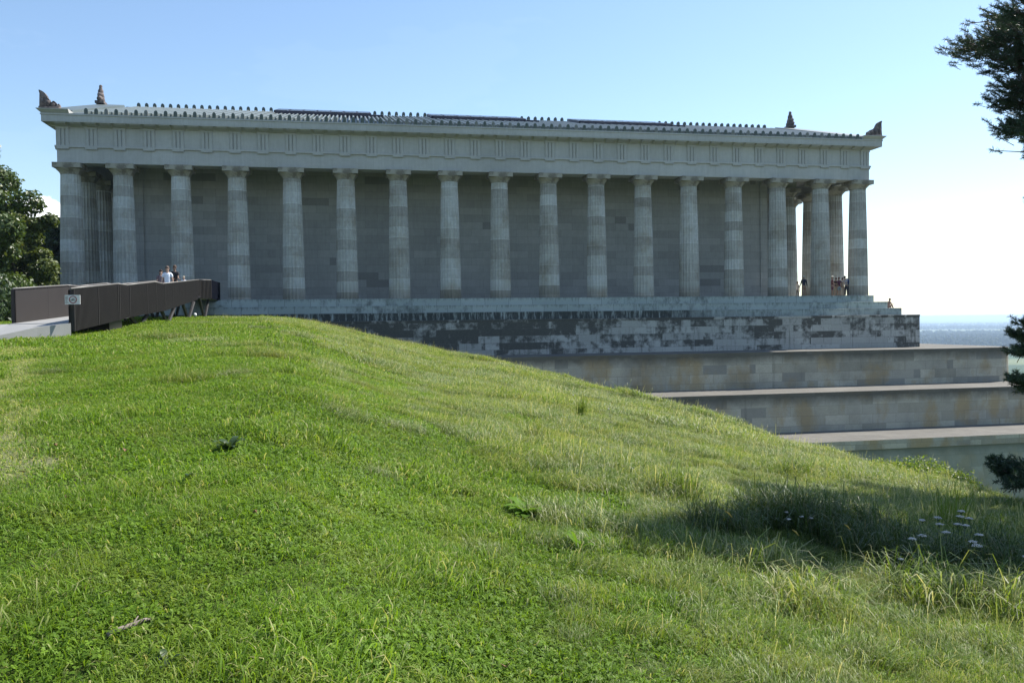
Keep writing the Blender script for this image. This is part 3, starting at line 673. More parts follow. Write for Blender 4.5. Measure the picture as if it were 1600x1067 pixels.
# ------------------------------------------------------------------ people
SKIN = plain('skin', (.50,.32,.24), .6, 0, .08); SKIN2 = plain('tanned_skin', (.27,.17,.125), .6, 0, .08)
_mc = {}
def cloth(c):
    if c not in _mc: _mc[c] = plain('fabric', c, .85, 0, .15, 9)
    return _mc[c]
def skin_obj(name, verts, edges, radii, mat, parent, sub=1, root=0):
    me = bpy.data.meshes.new(name); me.from_pydata([tuple(v) for v in verts], edges, []); me.materials.append(mat)
    o = link(bpy.data.objects.new(name, me), parent); m = o.modifiers.new('skin', 'SKIN')
    sv = me.skin_vertices[0].data
    for i, r in enumerate(radii):
        rr_ = r if hasattr(r, '__len__') else (r, r); sv[i].radius = rr_; sv[i].use_root = (i == root)
    m.use_smooth_shade = True; s_ = o.modifiers.new('sub', 'SUBSURF'); s_.levels = sub; s_.render_levels = sub
    return o
def person(loc, rz, h=1.75, label='', top=(.5,.5,.5), bottom=(.1,.1,.12), shorts=False, dress=None, hair=(.05,.03,.02), hairlen=0, hat=None, arms=((.0,.12,-1),(.0,.12,-1)), lean=0.0, sit=False, skin=SKIN, legs=(.0,.0), glasses=False, longsleeve=False, bald=False, mirror=False, fore=None):
    """faces local -Y; arms: (forward, outward, down) direction of upper arm for left/right; fore: forearm directions"""
    p = empty('person', loc, rz, label=label, cat='person'); k = h/1.75
    V = lambda x, y, z: Vector((x*k, y*k, z*k))
    hz = .93 if not sit else .12
    pel = V(0, 0, hz); ln = Matrix.Rotation(lean, 3, 'X')
    up = lambda x, y, z: pel + ln @ V(x, y, z)
    vs = [pel, up(0,0,.16), up(0,.0,.34), up(0,.01,.47), up(0,-.005,.56), up(0,-.02,.63), up(0,-.02,.76)]; ed = [(i,i+1) for i in range(6)]
    rd = [(.14*k,.105*k), (.13*k,.10*k), (.145*k,.11*k), (.10*k,.08*k), (.052*k,.052*k), (.078*k,.088*k), (.072*k,.085*k)]
    def add(v, r, par): vs.append(v); rd.append(r); ed.append((par, len(vs)-1)); return len(vs)-1
    J = {}
    for s_ in (-1, 1):
        i = add(up(.17*s_, .01, .46), .055*k, 3); sh = vs[i]
        ax = arms[0 if s_ < 0 else 1]; d = (ln @ Vector((ax[1]*s_, -ax[0], ax[2]))).normalized(); el = sh + d*.29*k
        i = add(el, .040*k, i)
        fo = (fore[0 if s_ < 0 else 1] if fore else (ax[0]+.15, ax[1]-.05, ax[2])); d2 = Vector((fo[1]*s_, -fo[0], fo[2])).normalized(); wr = el + d2*.25*k
        i = add(wr, .026*k, i); pm = add(wr + d2*.07*k, (.034*k,.018*k), i); side = d2.cross(Vector((0,1,0.2))).normalized()
        for q in range(4):
            b = add(vs[pm] + side*(q-1.5)*.019*k + d2*.02*k, .009*k, pm); L = (.030, .036, .033, .026)[q]
            b = add(vs[b] + d2*L*k, .0085*k, b); add(vs[b] + (d2*.8 + Vector((0,-.5,0))).normalized()*L*.8*k, .007*k, b)
        b = add(wr + d2*.03*k + side*-.032*k, .010*k, i); add(vs[b] + (d2 - side*.6).normalized()*.035*k, .009*k, b)
        J['a', s_] = (sh, el, wr)
        hp = add(pel + V(.095*s_, 0, -.06), .085*k, 0); lf = legs[0 if s_ < 0 else 1]
        if sit:
            kn = vs[hp] + V(.03*s_, -.36, .26); an = kn + V(0, -.20, -.36)
        else:
            kn = vs[hp] + V(.02*s_, -.42*math.sin(lf), -.42*math.cos(lf)); an = kn + V(0, .10*math.sin(lf), -.38)
        kI = add(kn, .056*k, hp); aI = add(an, .037*k, kI); add(an + V(0, -.0, -.045), .036*k, aI); add(an + V(0.01*s_, -.15, -.05), (.04*k,.02*k), aI)
        J['l', s_] = (vs[hp], kn, an)
    # nose and ears
    hc = vs[6]; hm = vs[5].lerp(vs[6], .55)
    body = skin_obj('body', vs, ed, rd, skin, p)
    mb = MB(); mb.blob(tuple(hm + ln @ V(0, -.098, -.01)), (.014*k,.022*k,.024*k), 6, 5); mb.build('nose', skin, p)
    for s_ in (-1, 1): mb = MB(); mb.blob(tuple(hm + ln @ V(.083*s_, .0, 0)), (.014*k,.025*k,.034*k), 6, 5); mb.build('ear', skin, p)
    mb = MB()
    for s_ in (-1, 1): mb.blob(tuple(hm + ln @ V(.033*s_, -.088, .03)), (.022*k if glasses else .012*k, .012*k, .017*k if glasses else .008*k), 6, 5)
    mb.blob(tuple(hm + ln @ V(0, -.088, -.055)), (.024*k, .009*k, .006*k), 6, 5)
    mb.build('sunglasses' if glasses else 'eyes', cloth((.02,.02,.02)), p)
    if not bald:
        mb = MB(); mb.blob(tuple(hm + ln @ V(0, .028, .055)), (.093*k,.100*k,.102*k), 10, 8, .05)
        if hairlen: mb.blob(tuple(hm + ln @ V(0, .06, .05-hairlen/2)), (.095*k,.06*k,hairlen*.62), 10, 8, .08)
        mb.build('hair', cloth(hair), p)
    if hat:
        mb = MB(); mb.blob(tuple(hm + ln @ V(0, .01, .095)), (.10*k,.11*k,.075*k), 12, 8); mb.tube([hm + ln @ V(0,-.0,.075), hm + ln @ V(0,-.0,.085)], .165*k, 14); mb.build('sun_hat', cloth(hat), p)
    # shirt
    a, b = J['a', -1], J['a', 1]
    tv = [up(0,0,-.03), up(0,0,.16), up(0,0,.34), up(0,.01,.485), a[0], a[0].lerp(a[1], .62), b[0], b[0].lerp(b[1], .62)]
    te = [(0,1),(1,2),(2,3),(3,4),(4,5),(3,6),(6,7)]; tr = [(.165*k,.125*k),(.158*k,.12*k),(.172*k,.128*k),(.09*k,.085*k),.078*k,.066*k,.078*k,.066*k]
    if longsleeve:
        tv += [a[1], a[2], b[1], b[2]]; te += [(5,8),(8,9),(7,10),(10,11)]; tr += [.056*k,.040*k,.056*k,.040*k]
    skin_obj('shirt', tv, te, tr, cloth(top), p, root=1)
    l, r = J['l', -1], J['l', 1]
    if dress:
        mb = MB(); n = 16; lv = [(.13,.16,0),(.19,.17,-.2),(.24,.21,-.5),(.30,.26,-.82)]
        vv = [tuple(pel + V(rx*math.cos(2*PI*q/n)*(1+.06*math.sin(5*q)), ry*math.sin(2*PI*q/n)*(1+.06*math.sin(3*q)), dz)) for rx, ry, dz in lv for q in range(n)]
        mb.add(vv, [(i*n+q, i*n+(q+1)%n, (i+1)*n+(q+1)%n, (i+1)*n+q) for i in range(3) for q in range(n)], True); mb.build('skirt', cloth(dress), p)
    else:
        e_ = .95 if shorts else 0
        bv = [pel + V(0,0,.04), pel + V(0,0,-.04), l[0], l[1] if not shorts else l[0].lerp(l[1], .85), r[0], r[1] if not shorts else r[0].lerp(r[1], .85)]
        be = [(0,1),(1,2),(2,3),(1,4),(4,5)]; br = [(.155*k,.118*k),(.15*k,.12*k),.108*k,(.078 if not shorts else .095)*k,.108*k,(.078 if not shorts else .095)*k]
        if not shorts: bv += [l[2], r[2]]; be += [(3,6),(5,7)]; br += [.058*k,.058*k]
        skin_obj('shorts' if shorts else 'trousers', bv, be, br, cloth(bottom), p, root=0)
    for s_ in (-1, 1):
        an = J['l', s_][2]; mb = MB(); mb.blob(tuple(an + V(.005*s_, -.055, -.055)), (.048*k,.13*k,.045*k), 8, 6); mb.build('shoe', cloth((.08,.07,.07)), p)
    return p
def deck_z(y):
    ys = [26, 33, 35, 39, 41, 57.2, 62]; return float(np.interp(y, ys, [.14, .44, .48, .88, .92, 1.93, 1.95]))
R_ = math.radians
# group on the bridge, walking down towards the path
def onb(px, Y): return (X_at(px, Y, 450), Y, deck_z(Y) + .0)
x, y, z = onb(262, 46.0); person((x, y, z), R_(8), 1.90, 'man in a white T-shirt and sunglasses walking down the footbridge', (.74,.77,.84), (.03,.04,.08), glasses=True, hair=(.13,.09,.07), arms=((.1,.25,-1),(.05,.22,-1)), fore=((.35,.1,-1),(.2,.05,-1)), legs=(.25,-.2))
x, y, z = onb(252.0, 48.0); person((x, y, z), R_(12), 1.72, 'woman with long dark hair and a patterned top behind the man in white', (.17,.12,.13), (.03,.03,.04), hair=(.03,.018,.015), hairlen=.36, arms=((.1,.12,-1),(.3,.1,-1)))
x, y, z = onb(273.5, 49.2); person((x, y, z), R_(-10), 1.97, 'tall person in a black T-shirt with one forearm raised on the bridge', (.018,.018,.022), (.16,.02,.04), hair=(.10,.06,.04), arms=((.2,.2,-1),(.45,.1,-.9)), fore=((.5,-.9,-.1),(.6,.5,-.25)), skin=SKIN2)
x, y, z = onb(287.3, 54.0); person((x, y, z), R_(5), 1.34, 'small blond child peeping over the bridge parapet', (.62,.64,.70), (.2,.2,.3), hair=(.50,.42,.30), shorts=True)
FL = 1.962
def onf(px, Y, py=450): return (X_at(px, Y, py), Y, FL)
x, y, z = onf(1256, 66.9); person((x, y, z), R_(176), 1.80, 'man in a dark navy shirt and tan shorts seen from behind between two columns', (.015,.018,.035), (.28,.17,.12), shorts=True, hair=(.42,.40,.38), arms=((.05,.32,-1),(.05,.32,-1)), longsleeve=True, skin=SKIN2)
x, y, z = onf(1246, 75.5); person((x, y, z), R_(120), 1.70, 'distant person in a white top beside the sunlit rear column', (.65,.60,.58), (.18,.16,.15), hair=(.12,.07,.05), skin=SKIN2)
x, y, z = onf(1300.5, 66.9); person((x, y, z), R_(60), 1.74, 'woman in a white sun hat and maroon top at the edge of the column group', (.09,.02,.035), (.10,.03,.05), hat=(.65,.62,.56), hair=(.10,.06,.04), arms=((.3,.1,-1),(.3,.1,-1)), fore=((.9,-.2,-.2),(.9,-.2,-.2)), shorts=True, skin=SKIN2)
x, y, z = onf(1306.5, 67.9); person((x, y, z), R_(150), 1.68, 'dark haired person half hidden behind the boy in maroon', (.04,.025,.025), (.30,.26,.19), hair=(.05,.03,.025), shorts=True, skin=SKIN2)
x, y, z = onf(1311, 66.8); person((x, y, z), R_(178), 1.64, 'boy in a maroon T-shirt and grey shorts seen from behind', (.075,.018,.04), (.20,.24,.25), hair=(.09,.04,.03), shorts=True, arms=((.1,.4,-1),(.1,.2,-1)), skin=SKIN2)
x, y, z = onf(1316.5, 67.6); person((x, y, z), R_(200), 1.66, 'person in a long cream skirt between the boy and the man with the backpack', (.45,.42,.38), dress=(.50,.44,.36), hair=(.05,.04,.04), skin=SKIN2, lean=.0)
x, y, z = onf(1322.5, 66.9); pm = person((x, y, z), R_(-72), 1.78, 'man in dark trousers leaning forward with a blue backpack beside the corner column', (.38,.38,.42), (.018,.022,.04), hair=(.03,.02,.02), lean=.28, arms=((.6,.1,-.8),(.6,.1,-.8)), fore=((1,-.1,-.1),(1,-.1,-.1)), skin=SKIN2)
bp = MB(); bp.blob((0,0,0), (.18,.15,.29), 10, 8, .08); bp.blob((0,.12,-.07), (.13,.09,.15), 8, 6)
o = bp.build('backpack', cloth((.03,.06,.20)), None); tag(o, 'bulging blue backpack on the back of the leaning man', 'backpack')
o.location = Vector((x, y, z)) + Matrix.Rotation(R_(-72), 3, 'Z') @ Vector((0, .10, 1.28)); o.rotation_euler = (.28, 0, R_(-72))
# seated person on the middle step
x = XR + 1.90; y = X_at(1390, 1) ; Ys = 66.0
person((X_at(1387, 65.6, 478), 65.6, .812), R_(100), 1.68, 'person in a brown top sitting on the temple step with knees drawn up', (.24,.15,.12), (.20,.11,.08), sit=True, lean=.35, hair=(.06,.045,.04), arms=((.8,.05,-.6),(.8,.05,-.6)), fore=((.9,-.2,.35),(.9,-.2,.35)), skin=SKIN2)

# ------------------------------------------------------------------ foliage material
def mat_leaf(name, c1, c2, c3, trans=.35, rough=.45, spec=.5, dry=0.0):
    t = NT(name); b = t.b
    at = t.n.new('ShaderNodeAttribute'); at.attribute_name = 'tint'
    g = t.n.new('ShaderNodeNewGeometry'); big = t.noise(.5, 4, vec=g.outputs['Position'])
    k = at.outputs['Fac']
    col = t.mix(t.ramp(k, 0, .6), c1, c2); col = t.mix(t.ramp(k, .72, 1.0), col, c3)
    pat = t.noise(1.6, 5, .6, vec=g.outputs['Position']); col = t.mix(t.ramp(big, .3, .7), t.mix(.22, col, (0.02,.03,.01)), col)
    if dry: col = t.mix(t.math('MULTIPLY', t.ramp(pat, .48, .68), dry), col, (.25,.26,.06))
    t.put(b.inputs['Base Color'], col); b.inputs['Roughness'].default_value = rough; b.inputs['Specular IOR Level'].default_value = spec
    tr = t.n.new('ShaderNodeBsdfTranslucent'); t.l.new(t.mix(.5, col, t.mix(1.0, col, (1.5,1.35,.35), 'MULTIPLY')), tr.inputs['Color'])
    mx = t.n.new('ShaderNodeMixShader'); mx.inputs[0].default_value = trans
    t.l.new(b.outputs[0], mx.inputs[1]); t.l.new(tr.outputs[0], mx.inputs[2])
    t.l.new(mx.outputs[0], t.n['Material Output'].inputs['Surface']); return t.m
def np_mesh(name, V_, F_, tint, mat, smooth=False):
    """V (n,3) F (m,4) quads, tint per vertex"""
    me = bpy.data.meshes.new(name); n, m = len(V_), len(F_)
    me.vertices.add(n); me.vertices.foreach_set('co', np.ascontiguousarray(V_, dtype=np.float32).ravel())
    me.loops.add(m*4); me.loops.foreach_set('vertex_index', np.ascontiguousarray(F_, dtype=np.int32).ravel())
    me.polygons.add(m); me.polygons.foreach_set('loop_start', np.arange(m, dtype=np.int32)*4)
    me.update(calc_edges=True)
    a = me.attributes.new('tint', 'FLOAT', 'POINT'); a.data.foreach_set('value', np.asarray(tint, dtype=np.float32))
    me.materials.append(mat); return me
def leaf_cards(P, N, size, tint, asp=.6):
    """one folded kite-like leaf cluster card per point, random spin about its normal"""
    n = len(P); N = N/np.linalg.norm(N, axis=1, keepdims=True)
    r = rng.normal(size=(n,3)); T = np.cross(N, r); T /= np.linalg.norm(T, axis=1, keepdims=True); B = np.cross(N, T)
    s_ = size[:,None]; v = np.stack([P - T*s_, P + B*s_*asp + N*s_*.15, P + T*s_, P - B*s_*asp + N*s_*.15], 1).reshape(-1, 3)
    f = np.arange(4*n).reshape(n, 4); return v, f, np.repeat(tint, 4)
def rand_dir(n):
    v = rng.normal(size=(n,3)); return v/np.linalg.norm(v, axis=1, keepdims=True)

# ------------------------------------------------------------------ deciduous trees behind the bridge
L_mid = mat_leaf('green_tree_leaves', (.038,.070,.014), (.085,.135,.024), (.16,.20,.045), .32)
L_dark = mat_leaf('dark_tree_leaves', (.028,.055,.018), (.055,.095,.028), (.09,.135,.04), .3)
L_yel = mat_leaf('yellow_green_leaves', (.055,.088,.016), (.12,.16,.026), (.21,.23,.05), .36)
L_pine = mat_leaf('blue_green_needles', (.022,.050,.026), (.045,.085,.042), (.08,.13,.06), .2)
M_bark = plain('rough_bark', (.085,.068,.052), .9, 0, .45, 5); M_bark2 = plain('reddish_pine_bark', (.13,.085,.055), .9, 0, .45, 5)
def tree(x, y, h, r, mat, label, n=14000, size=.22, base=None, crown_lo=.12, seed=1, conif=False, cat='tree', group='trees at the left behind the bridge'):
    random.seed(seed); z0 = gz(x, y) - .2 if base is None else base
    t = empty('conifer_tree' if conif else 'broadleaf_tree', (x, y, z0), label=label, cat=cat, group=group)
    mb = MB(); pts = [(0,0,0)]; 
    for i in range(1, 7): pts.append((random.uniform(-.15,.15)*i*.4, random.uniform(-.15,.15)*i*.4, h*.86*i/6))
    mb.tube(pts, [h*.028*(1-i*.14) for i in range(7)], 9)
    limbs = []; nl = 26 if conif else 16
    for i in range(nl):
        f = crown_lo + .06 + (.88-crown_lo)*(i+.5)/nl; a = i*2.4 + random.uniform(-.4,.4)
        base_ = Vector(pts[min(5, int(f*6))]).lerp(Vector(pts[min(6, int(f*6)+1)]), (f*6) % 1)*1.0; base_.z = h*f*.86
        if conif: L = r*(1.05-f)*1.1; tip = base_ + Vector((math.cos(a)*L, math.sin(a)*L, -.12*L))
        else: L = r*math.sqrt(max(.08, 1-((f-.45)/.58)**2))*random.uniform(.62,.92); tip = base_ + Vector((math.cos(a)*L, math.sin(a)*L, L*.45))
        mid = base_.lerp(tip, .5) + Vector((0,0,.06*L)); mb.tube([base_, mid, tip], [h*.010, h*.006, h*.002], 6); limbs.append((base_, tip, L))
    mb.build('trunk', M_bark, t)
    cs = []; rs = []
    for b_, tp, L in limbs:
        for q in range(3 if not conif else 4):
            f = .35 + .7*q/ (2 if not conif else 3); c = b_.lerp(tp, min(f,1.02)) + Vector((random.gauss(0,.09*r), random.gauss(0,.09*r), random.gauss(0,.06*r)))
            cs.append(c); rs.append((.26 if not conif else .13)*r*random.uniform(.7,1.25))
    cs = np.array(cs); rs = np.array(rs); pr = rs**2/np.sum(rs**2); ii = rng.choice(len(cs), n, p=pr)
    d = rand_dir(n); rad = rng.uniform(.45, 1, n)**.5*rs[ii]; P = cs[ii] + d*rad[:,None]*np.array([1,1,.75 if not conif else .45])
    P += rng.normal(0, .05*r, (n,3))*.5; P[:,2] = np.maximum(P[:,2], .15)
    nrm = d*.8 + rand_dir(n)*.8 + np.array([0,0,.4]); tint = np.clip(rng.beta(2,2.6,n) + (rng.random(len(cs))[ii]-.5)*.35, 0, 1)
    v, f, tt = leaf_cards(P, nrm, size*rng.uniform(.6,1.3,n), tint)
    link(bpy.data.objects.new('crown', np_mesh('crown', v, f, tt, mat)), t); return t
tree(X_at(-72, 50), 50, 12.0, 3.9, L_mid, 'tall bushy green tree at the left edge of the photo', 64000, .12, seed=3, crown_lo=.0)
tree(X_at(22, 57), 57, 8.0, 2.7, L_yel, 'sunlit yellow green tree in front of the darker trees', 44000, .12, seed=5, crown_lo=.0)
tree(X_at(62, 63), 63, 8.1, 2.0, L_dark, 'dark blue green conifer close to the corner column', 30000, .12, seed=8, conif=True, crown_lo=.02)
tree(X_at(54, 82), 82, 10.8, 3.2, L_dark, 'dark tree standing farthest back beside the corner column', 28000, .16, seed=11, crown_lo=.0)
tree(X_at(98, 86), 86, 11.4, 2.8, L_dark, 'loose topped tree just behind the corner column', 8000, .2, seed=13, crown_lo=.1)
tree(X_at(-22, 72), 72, 10.6, 3.8, L_mid, 'green tree filling the gap behind the tall bushy tree', 13000, .24, seed=17, crown_lo=.0)
for i, (px, Y, h, r) in enumerate([(5, 50, 2.6, 1.9), (38, 54, 2.4, 1.7), (72, 60, 2.2, 1.7), (-40, 45, 3.2, 2.2)]):
    x, y = X_at(px, Y), Y; b = empty('shrub', (x, y, gz(x, y)-.1), label=['dark rounded shrub under the tall bushy tree', 'low dark shrub beneath the yellow green tree', 'low shrub at the foot of the dark conifer', 'tall shrub at the left border of the lawn'][i], cat='shrub', group='shrubs under the left trees')
    n = 5000; d = rand_dir(n); d[:,2] = np.abs(d[:,2]); P = d*(rng.uniform(.5,1,n)**.4)[:,None]*np.array([r,r,h]); P += rng.normal(0,.1,(n,3)); P[:,2] = np.maximum(P[:,2], .05)
    v, f, tt = leaf_cards(P, d+rand_dir(n), .13*rng.uniform(.6,1.3,n), rng.beta(2,3,n)); link(bpy.data.objects.new('foliage', np_mesh('foliage', v, f, tt, L_dark)), b)
    mb = MB()
    for q in range(6): a = q*1.05; mb.tube([(0,0,0),(math.cos(a)*r*.5, math.sin(a)*r*.5, h*.7)], [.05,.015], 5)
    mb.build('stem', M_bark, b)

# ------------------------------------------------------------------ pine at the right
def needles(tips, dirs, nper=58, L=.060, wd=.0040):
    n = len(tips); T = np.repeat(tips, nper, 0); D = np.repeat(dirs, nper, 0)
    back = rng.uniform(0, .16, (n*nper,1)); d = D*.6 + rand_dir(n*nper)*.9; d /= np.linalg.norm(d, axis=1, keepdims=True)
    P0 = T - D*back; P1 = P0 + d*L*rng.uniform(.7,1.15,(n*nper,1)); s_ = np.cross(d, rand_dir(n*nper)); s_ /= np.linalg.norm(s_, axis=1, keepdims=True); s_ *= wd
    v = np.stack([P0-s_, P0+s_, P1+s_*.4, P1-s_*.4], 1).reshape(-1,3); return v, np.arange(4*n*nper).reshape(-1,4), np.repeat(rng.beta(2,2.4,n*nper), 4)
px_, py_ = 15.6, 13.4; pz_ = gz(px_, py_) - .3
pine = empty('pine_tree', (px_, py_, pz_), label='dark green pine reaching in from the right edge with feathery needle branches', cat='tree')
PO = Vector((px_, py_, pz_))
mb = MB(); tp = [(0,0,0), (.15,.1,3), (.05,.0,6), (-.1,.1,9), (-.2,.2,12), (-.25,.2,15), (-.3,.2,18)]
mb.tube(tp, [.30,.26,.23,.19,.15,.10,.04], 12)
limb_targets = [] # (world tip, foliage spread, amount, start height)
random.seed(21)
def W(px, py, D): d = ray(px, py); d = d*(D/math.hypot(d.x, d.y)); return Vector(d)
LT = [(W(1502,72,17.5), .75, 26), (W(1526,62,16.8), .7, 26), (W(1547,48,17.2), .8, 30), (W(1562,92,16.6), .75, 30), (W(1556,25,17.8), .6, 20), (W(1577,12,16.8), .8, 34), (W(1598,40,16.2), .9, 40), (W(1585,80,17.2), .85, 36),
      (W(1573,128,17.0), .7, 30), (W(1564,155,16.8), .45, 22), (W(1598,120,16.4), .8, 36), (W(1598,160,16.8), .7, 30), (W(1573,196,16.6), .45, 26), (W(1591,190,16.3), .6, 30), (W(1610,180,16.6), .6, 30),
      (W(1623,60,16.4), .9, 30), (W(1627,130,16.4), .9, 30), (W(1612,310,15.8), .20, 8), (W(1640,322,16.0), .3, 14),
      (W(1590,520,15.2), .28, 20), (W(1600,500,15.3), .28, 14), (W(1592,545,15.2), .30, 20), (W(1592,590,15.1), .34, 24), (W(1606,600,15.2), .4, 24), (W(1615,545,15.3), .4, 20),
      (W(1552,718,14.2), .22, 16), (W(1566,735,14.2), .32, 26), (W(1586,728,14.3), .36, 30), (W(1603,742,14.4), .4, 30), (W(1580,752,14.0), .28, 20), (W(1620,735,14.6), .5, 26)]
for i in range(70):   # the rest of the crown outside the frame
    a = random.uniform(-.9, 1.15)*PI*.55; zz = random.uniform(2.5, 17); rr_ = (3.3 - abs(zz-8)*.16)*random.uniform(.5, 1.0)
    q_p = PO + Vector((rr_*math.cos(a), rr_*math.sin(a), zz))
    if q_p.x > 1.02*q_p.y: LT.append((q_p, .85, 22))
random.seed(33)
for gx_, gy_, am in [(2.8,8.5,10),(3.5,8.2,30),(4.2,8.6,34),(4.8,8.1,34),(5.4,8.8,34),(5.8,8.0,34),(6.4,8.6,34),(6.9,8.0,34),(7.4,9.0,34),(3.9,8.9,24),(4.8,7.5,20),(5.9,7.4,24),(7.0,7.2,30),(8.0,8.2,34),(8.6,9.6,34),(6.4,9.5,20),(8.0,10.6,30),(9.4,11,30),(7.4,11.6,22)]:  # unseen limbs added along the sun direction so the pine shades the hollow
    gy_ -= 1.75; gx_ -= .2; g_ = Vector((gx_, gy_, gz(gx_, gy_)))
    for t_ in np.arange(6, 24, .25):
        p_s = g_ + sdir*float(t_)
        if p_s.x/p_s.y > .97 or p_s.z/math.hypot(p_s.x, p_s.y) > .49: break
    LT.append((p_s, .75, am + 110)); LT.append((p_s + sdir*1.4, .8, am + 90))
tips, dirs = [], []; br = MB()
for tip, spread, amt in LT:
    loc = tip - PO; hgt = min(17.2, max(.8, loc.z - .35*math.hypot(loc.x, loc.y)*random.uniform(-.1,.5)))
    k = hgt/3; i0 = min(5, int(k)); bpnt = Vector(tp[i0]).lerp(Vector(tp[i0+1]), min(1, k-i0))
    out = (loc - bpnt); L = out.length; mid = bpnt.lerp(loc, .5) + Vector((0,0,-.05*L)) + Vector((random.gauss(0,.1), random.gauss(0,.1), 0))
    br.tube([bpnt, mid, loc], [.055*min(1, L/3)+.015, .03, .012], 6)
    od = out.normalized()
    for q in range(amt*3 if amt < 60 else amt*4):
        off = Vector((random.gauss(0,1), random.gauss(0,1), random.gauss(0,.45)))*spread*.36; t_ = loc + off - od*random.random()*spread*.7
        dd = (od*.6 + off.normalized()*.7 + Vector((0,0,.3))).normalized()
        if q % 3 == 0: br.tube([loc.lerp(mid, random.random()*.35), t_ - dd*.05], [.012, .005], 4)
        else: br.tube([t_ - dd*.22 - Vector((0,0,.04)), t_], [.006, .004], 3)
        tips.append(t_); dirs.append(dd)
br.tube(tp[:2], .29, 8); 
o = mb.build('trunk', M_bark2, pine); o = br.build('branches', M_bark, pine)
v, f, tt = needles(np.array([tuple(t) for t in tips]), np.array([tuple(d) for d in dirs])); print('pine needles', len(f))
link(bpy.data.objects.new('needle_crown', np_mesh('needle_crown', v, f, tt, L_pine)), pine)

# ------------------------------------------------------------------ river plain
def mat_plain():
    t = NT('plain_fields'); v = t.n.new('ShaderNodeTexVoronoi'); mp = t.n.new('ShaderNodeMapping'); mp.inputs['Scale'].default_value = (.0009,.0022,1); mp.inputs['Rotation'].default_value = (0,0,-.5)
    t.l.new(t.tc.outputs['Object'], mp.inputs['Vector']); t.l.new(mp.outputs[0], v.inputs['Vector']); v.inputs['Scale'].default_value = 1
    s_ = t.n.new('ShaderNodeSeparateXYZ'); t.l.new(v.outputs['Color'], s_.inputs[0]); n = t.noise(.004, 5)
    col = t.mix(s_.outputs[0], (.035,.06,.025), (.07,.11,.04)); col = t.mix(t.ramp(s_.outputs[1], .80, .84), col, (.17,.19,.08)); col = t.mix(t.ramp(n, .4,.7), t.mix(.4, col, (.04,.07,.02)), col)
    return t.out(col, .95, .1)
n = 96; mb = MB(); vs = [(0,0,-100)]; fs = []
rads = [500, 1500, 4000, 9000, 18000, 30000, 44000]
for r in rads: vs += [(r*math.cos(2*PI*k/n), r*math.sin(2*PI*k/n), -100) for k in range(n)]
fs = [(0, 1+k, 1+(k+1)%n) for k in range(n)] + [(1+i*n+k, 1+(i+1)*n+k, 1+(i+1)*n+(k+1)%n, 1+i*n+(k+1)%n) for i in range(len(rads)-1) for k in range(n)]
mb.add(vs, fs); tag(mb.build('ground', mat_plain()), kind='structure')
L_far = plain('far_woodland_foliage', (.014,.028,.016), .9, 0, .5, .03, .1)
def woods(name, strips, label):
    P, Rz = [], []
    for (cx, cy, ln_, dp, ang, n_) in strips:
        u = rng.uniform(-.5,.5,n_)*ln_; v_ = rng.uniform(-.5,.5,n_)*dp; P.append(np.stack([cx+u*math.cos(ang)-v_*math.sin(ang), cy+u*math.sin(ang)+v_*math.cos(ang)], 1)); 
    P = np.concatenate(P); m = len(P); rr_ = rng.uniform(7, 14, m); hh = rng.uniform(11, 25, m)
    ico = MB().blob((0,0,0), (1,1,1), 7, 5, .2); bv = np.array(ico.v); V_ = (bv[None]*np.stack([rr_,rr_,hh*.55],1)[:,None] + np.stack([P[:,0],P[:,1],-100+hh*.5],1)[:,None]); V_ += rng.normal(0,1.2,V_.shape)
    fs_ = []; k_ = len(bv); me = bpy.data.meshes.new(name)
    tri = [f for f in ico.f]; allf = []
    for i in range(m): allf += [tuple(i*k_+j for j in f) for f in tri]
    me.from_pydata(V_.reshape(-1,3).tolist(), [], allf); me.materials.append(L_far); me.update()
    tag(link(bpy.data.objects.new(name, me)), label, 'woodland', kind='stuff')
def gp(px, py):
    d = ray(px, py); k = -100/d.z; return d.x*k, d.y*k
st = []
for (px, py, ln_, dp, n_) in [(1450,521,1500,350,700), (1500,523,1500,330,800), (1570,525,1500,260,800), (1450,527,900,260,600), (1490,529,700,120,350), (1455,533,500,90,260), (1475,536.5,330,60,160), (1560,536,260,30,70), (1535,538.5,420,40,120), (1600,539.5,300,40,90), (1600,528,900,100,400)]:
    x, y = gp(px, py+2); st.append((x, y, ln_, dp, -.70, n_))
woods('near_woodland', st, 'bluish belt of riverside woodland on the hazy plain')
st = []
for (px, py, ln_, dp, n_) in [(1460,513,4200,900,1100), (1530,512,4000,800,1000), (1600,513.5,4000,700,1000), (1500,508,9000,1200,900), (1600,506,9000,900,700)]:
    x, y = gp(px, py); st.append((x, y, ln_, dp, -.68, n_))
woods('far_woodland', st, 'pale distant forests near the horizon')
# haze
hz_ = MB().box(-46000, 46000, -46000, 46000, -103, 26); ho = hz_.build('haze', None); tag(ho, 'pale haze over the river plain', 'haze', kind='stuff')
hm_ = bpy.data.materials.new('haze_air'); hm_.use_nodes = True; nn = hm_.node_tree.nodes; nn.remove(nn['Principled BSDF'])
pv = nn.new('ShaderNodeVolumePrincipled'); pv.inputs['Color'].default_value = (.60,.76,1,1); pv.inputs['Density'].default_value = HAZE; pv.inputs['Anisotropy'].default_value = .25
hm_.node_tree.links.new(pv.outputs[0], nn['Material Output'].inputs['Volume']); ho.data.materials.append(hm_)
if not USE_HAZE: bpy.data.objects.remove(ho)

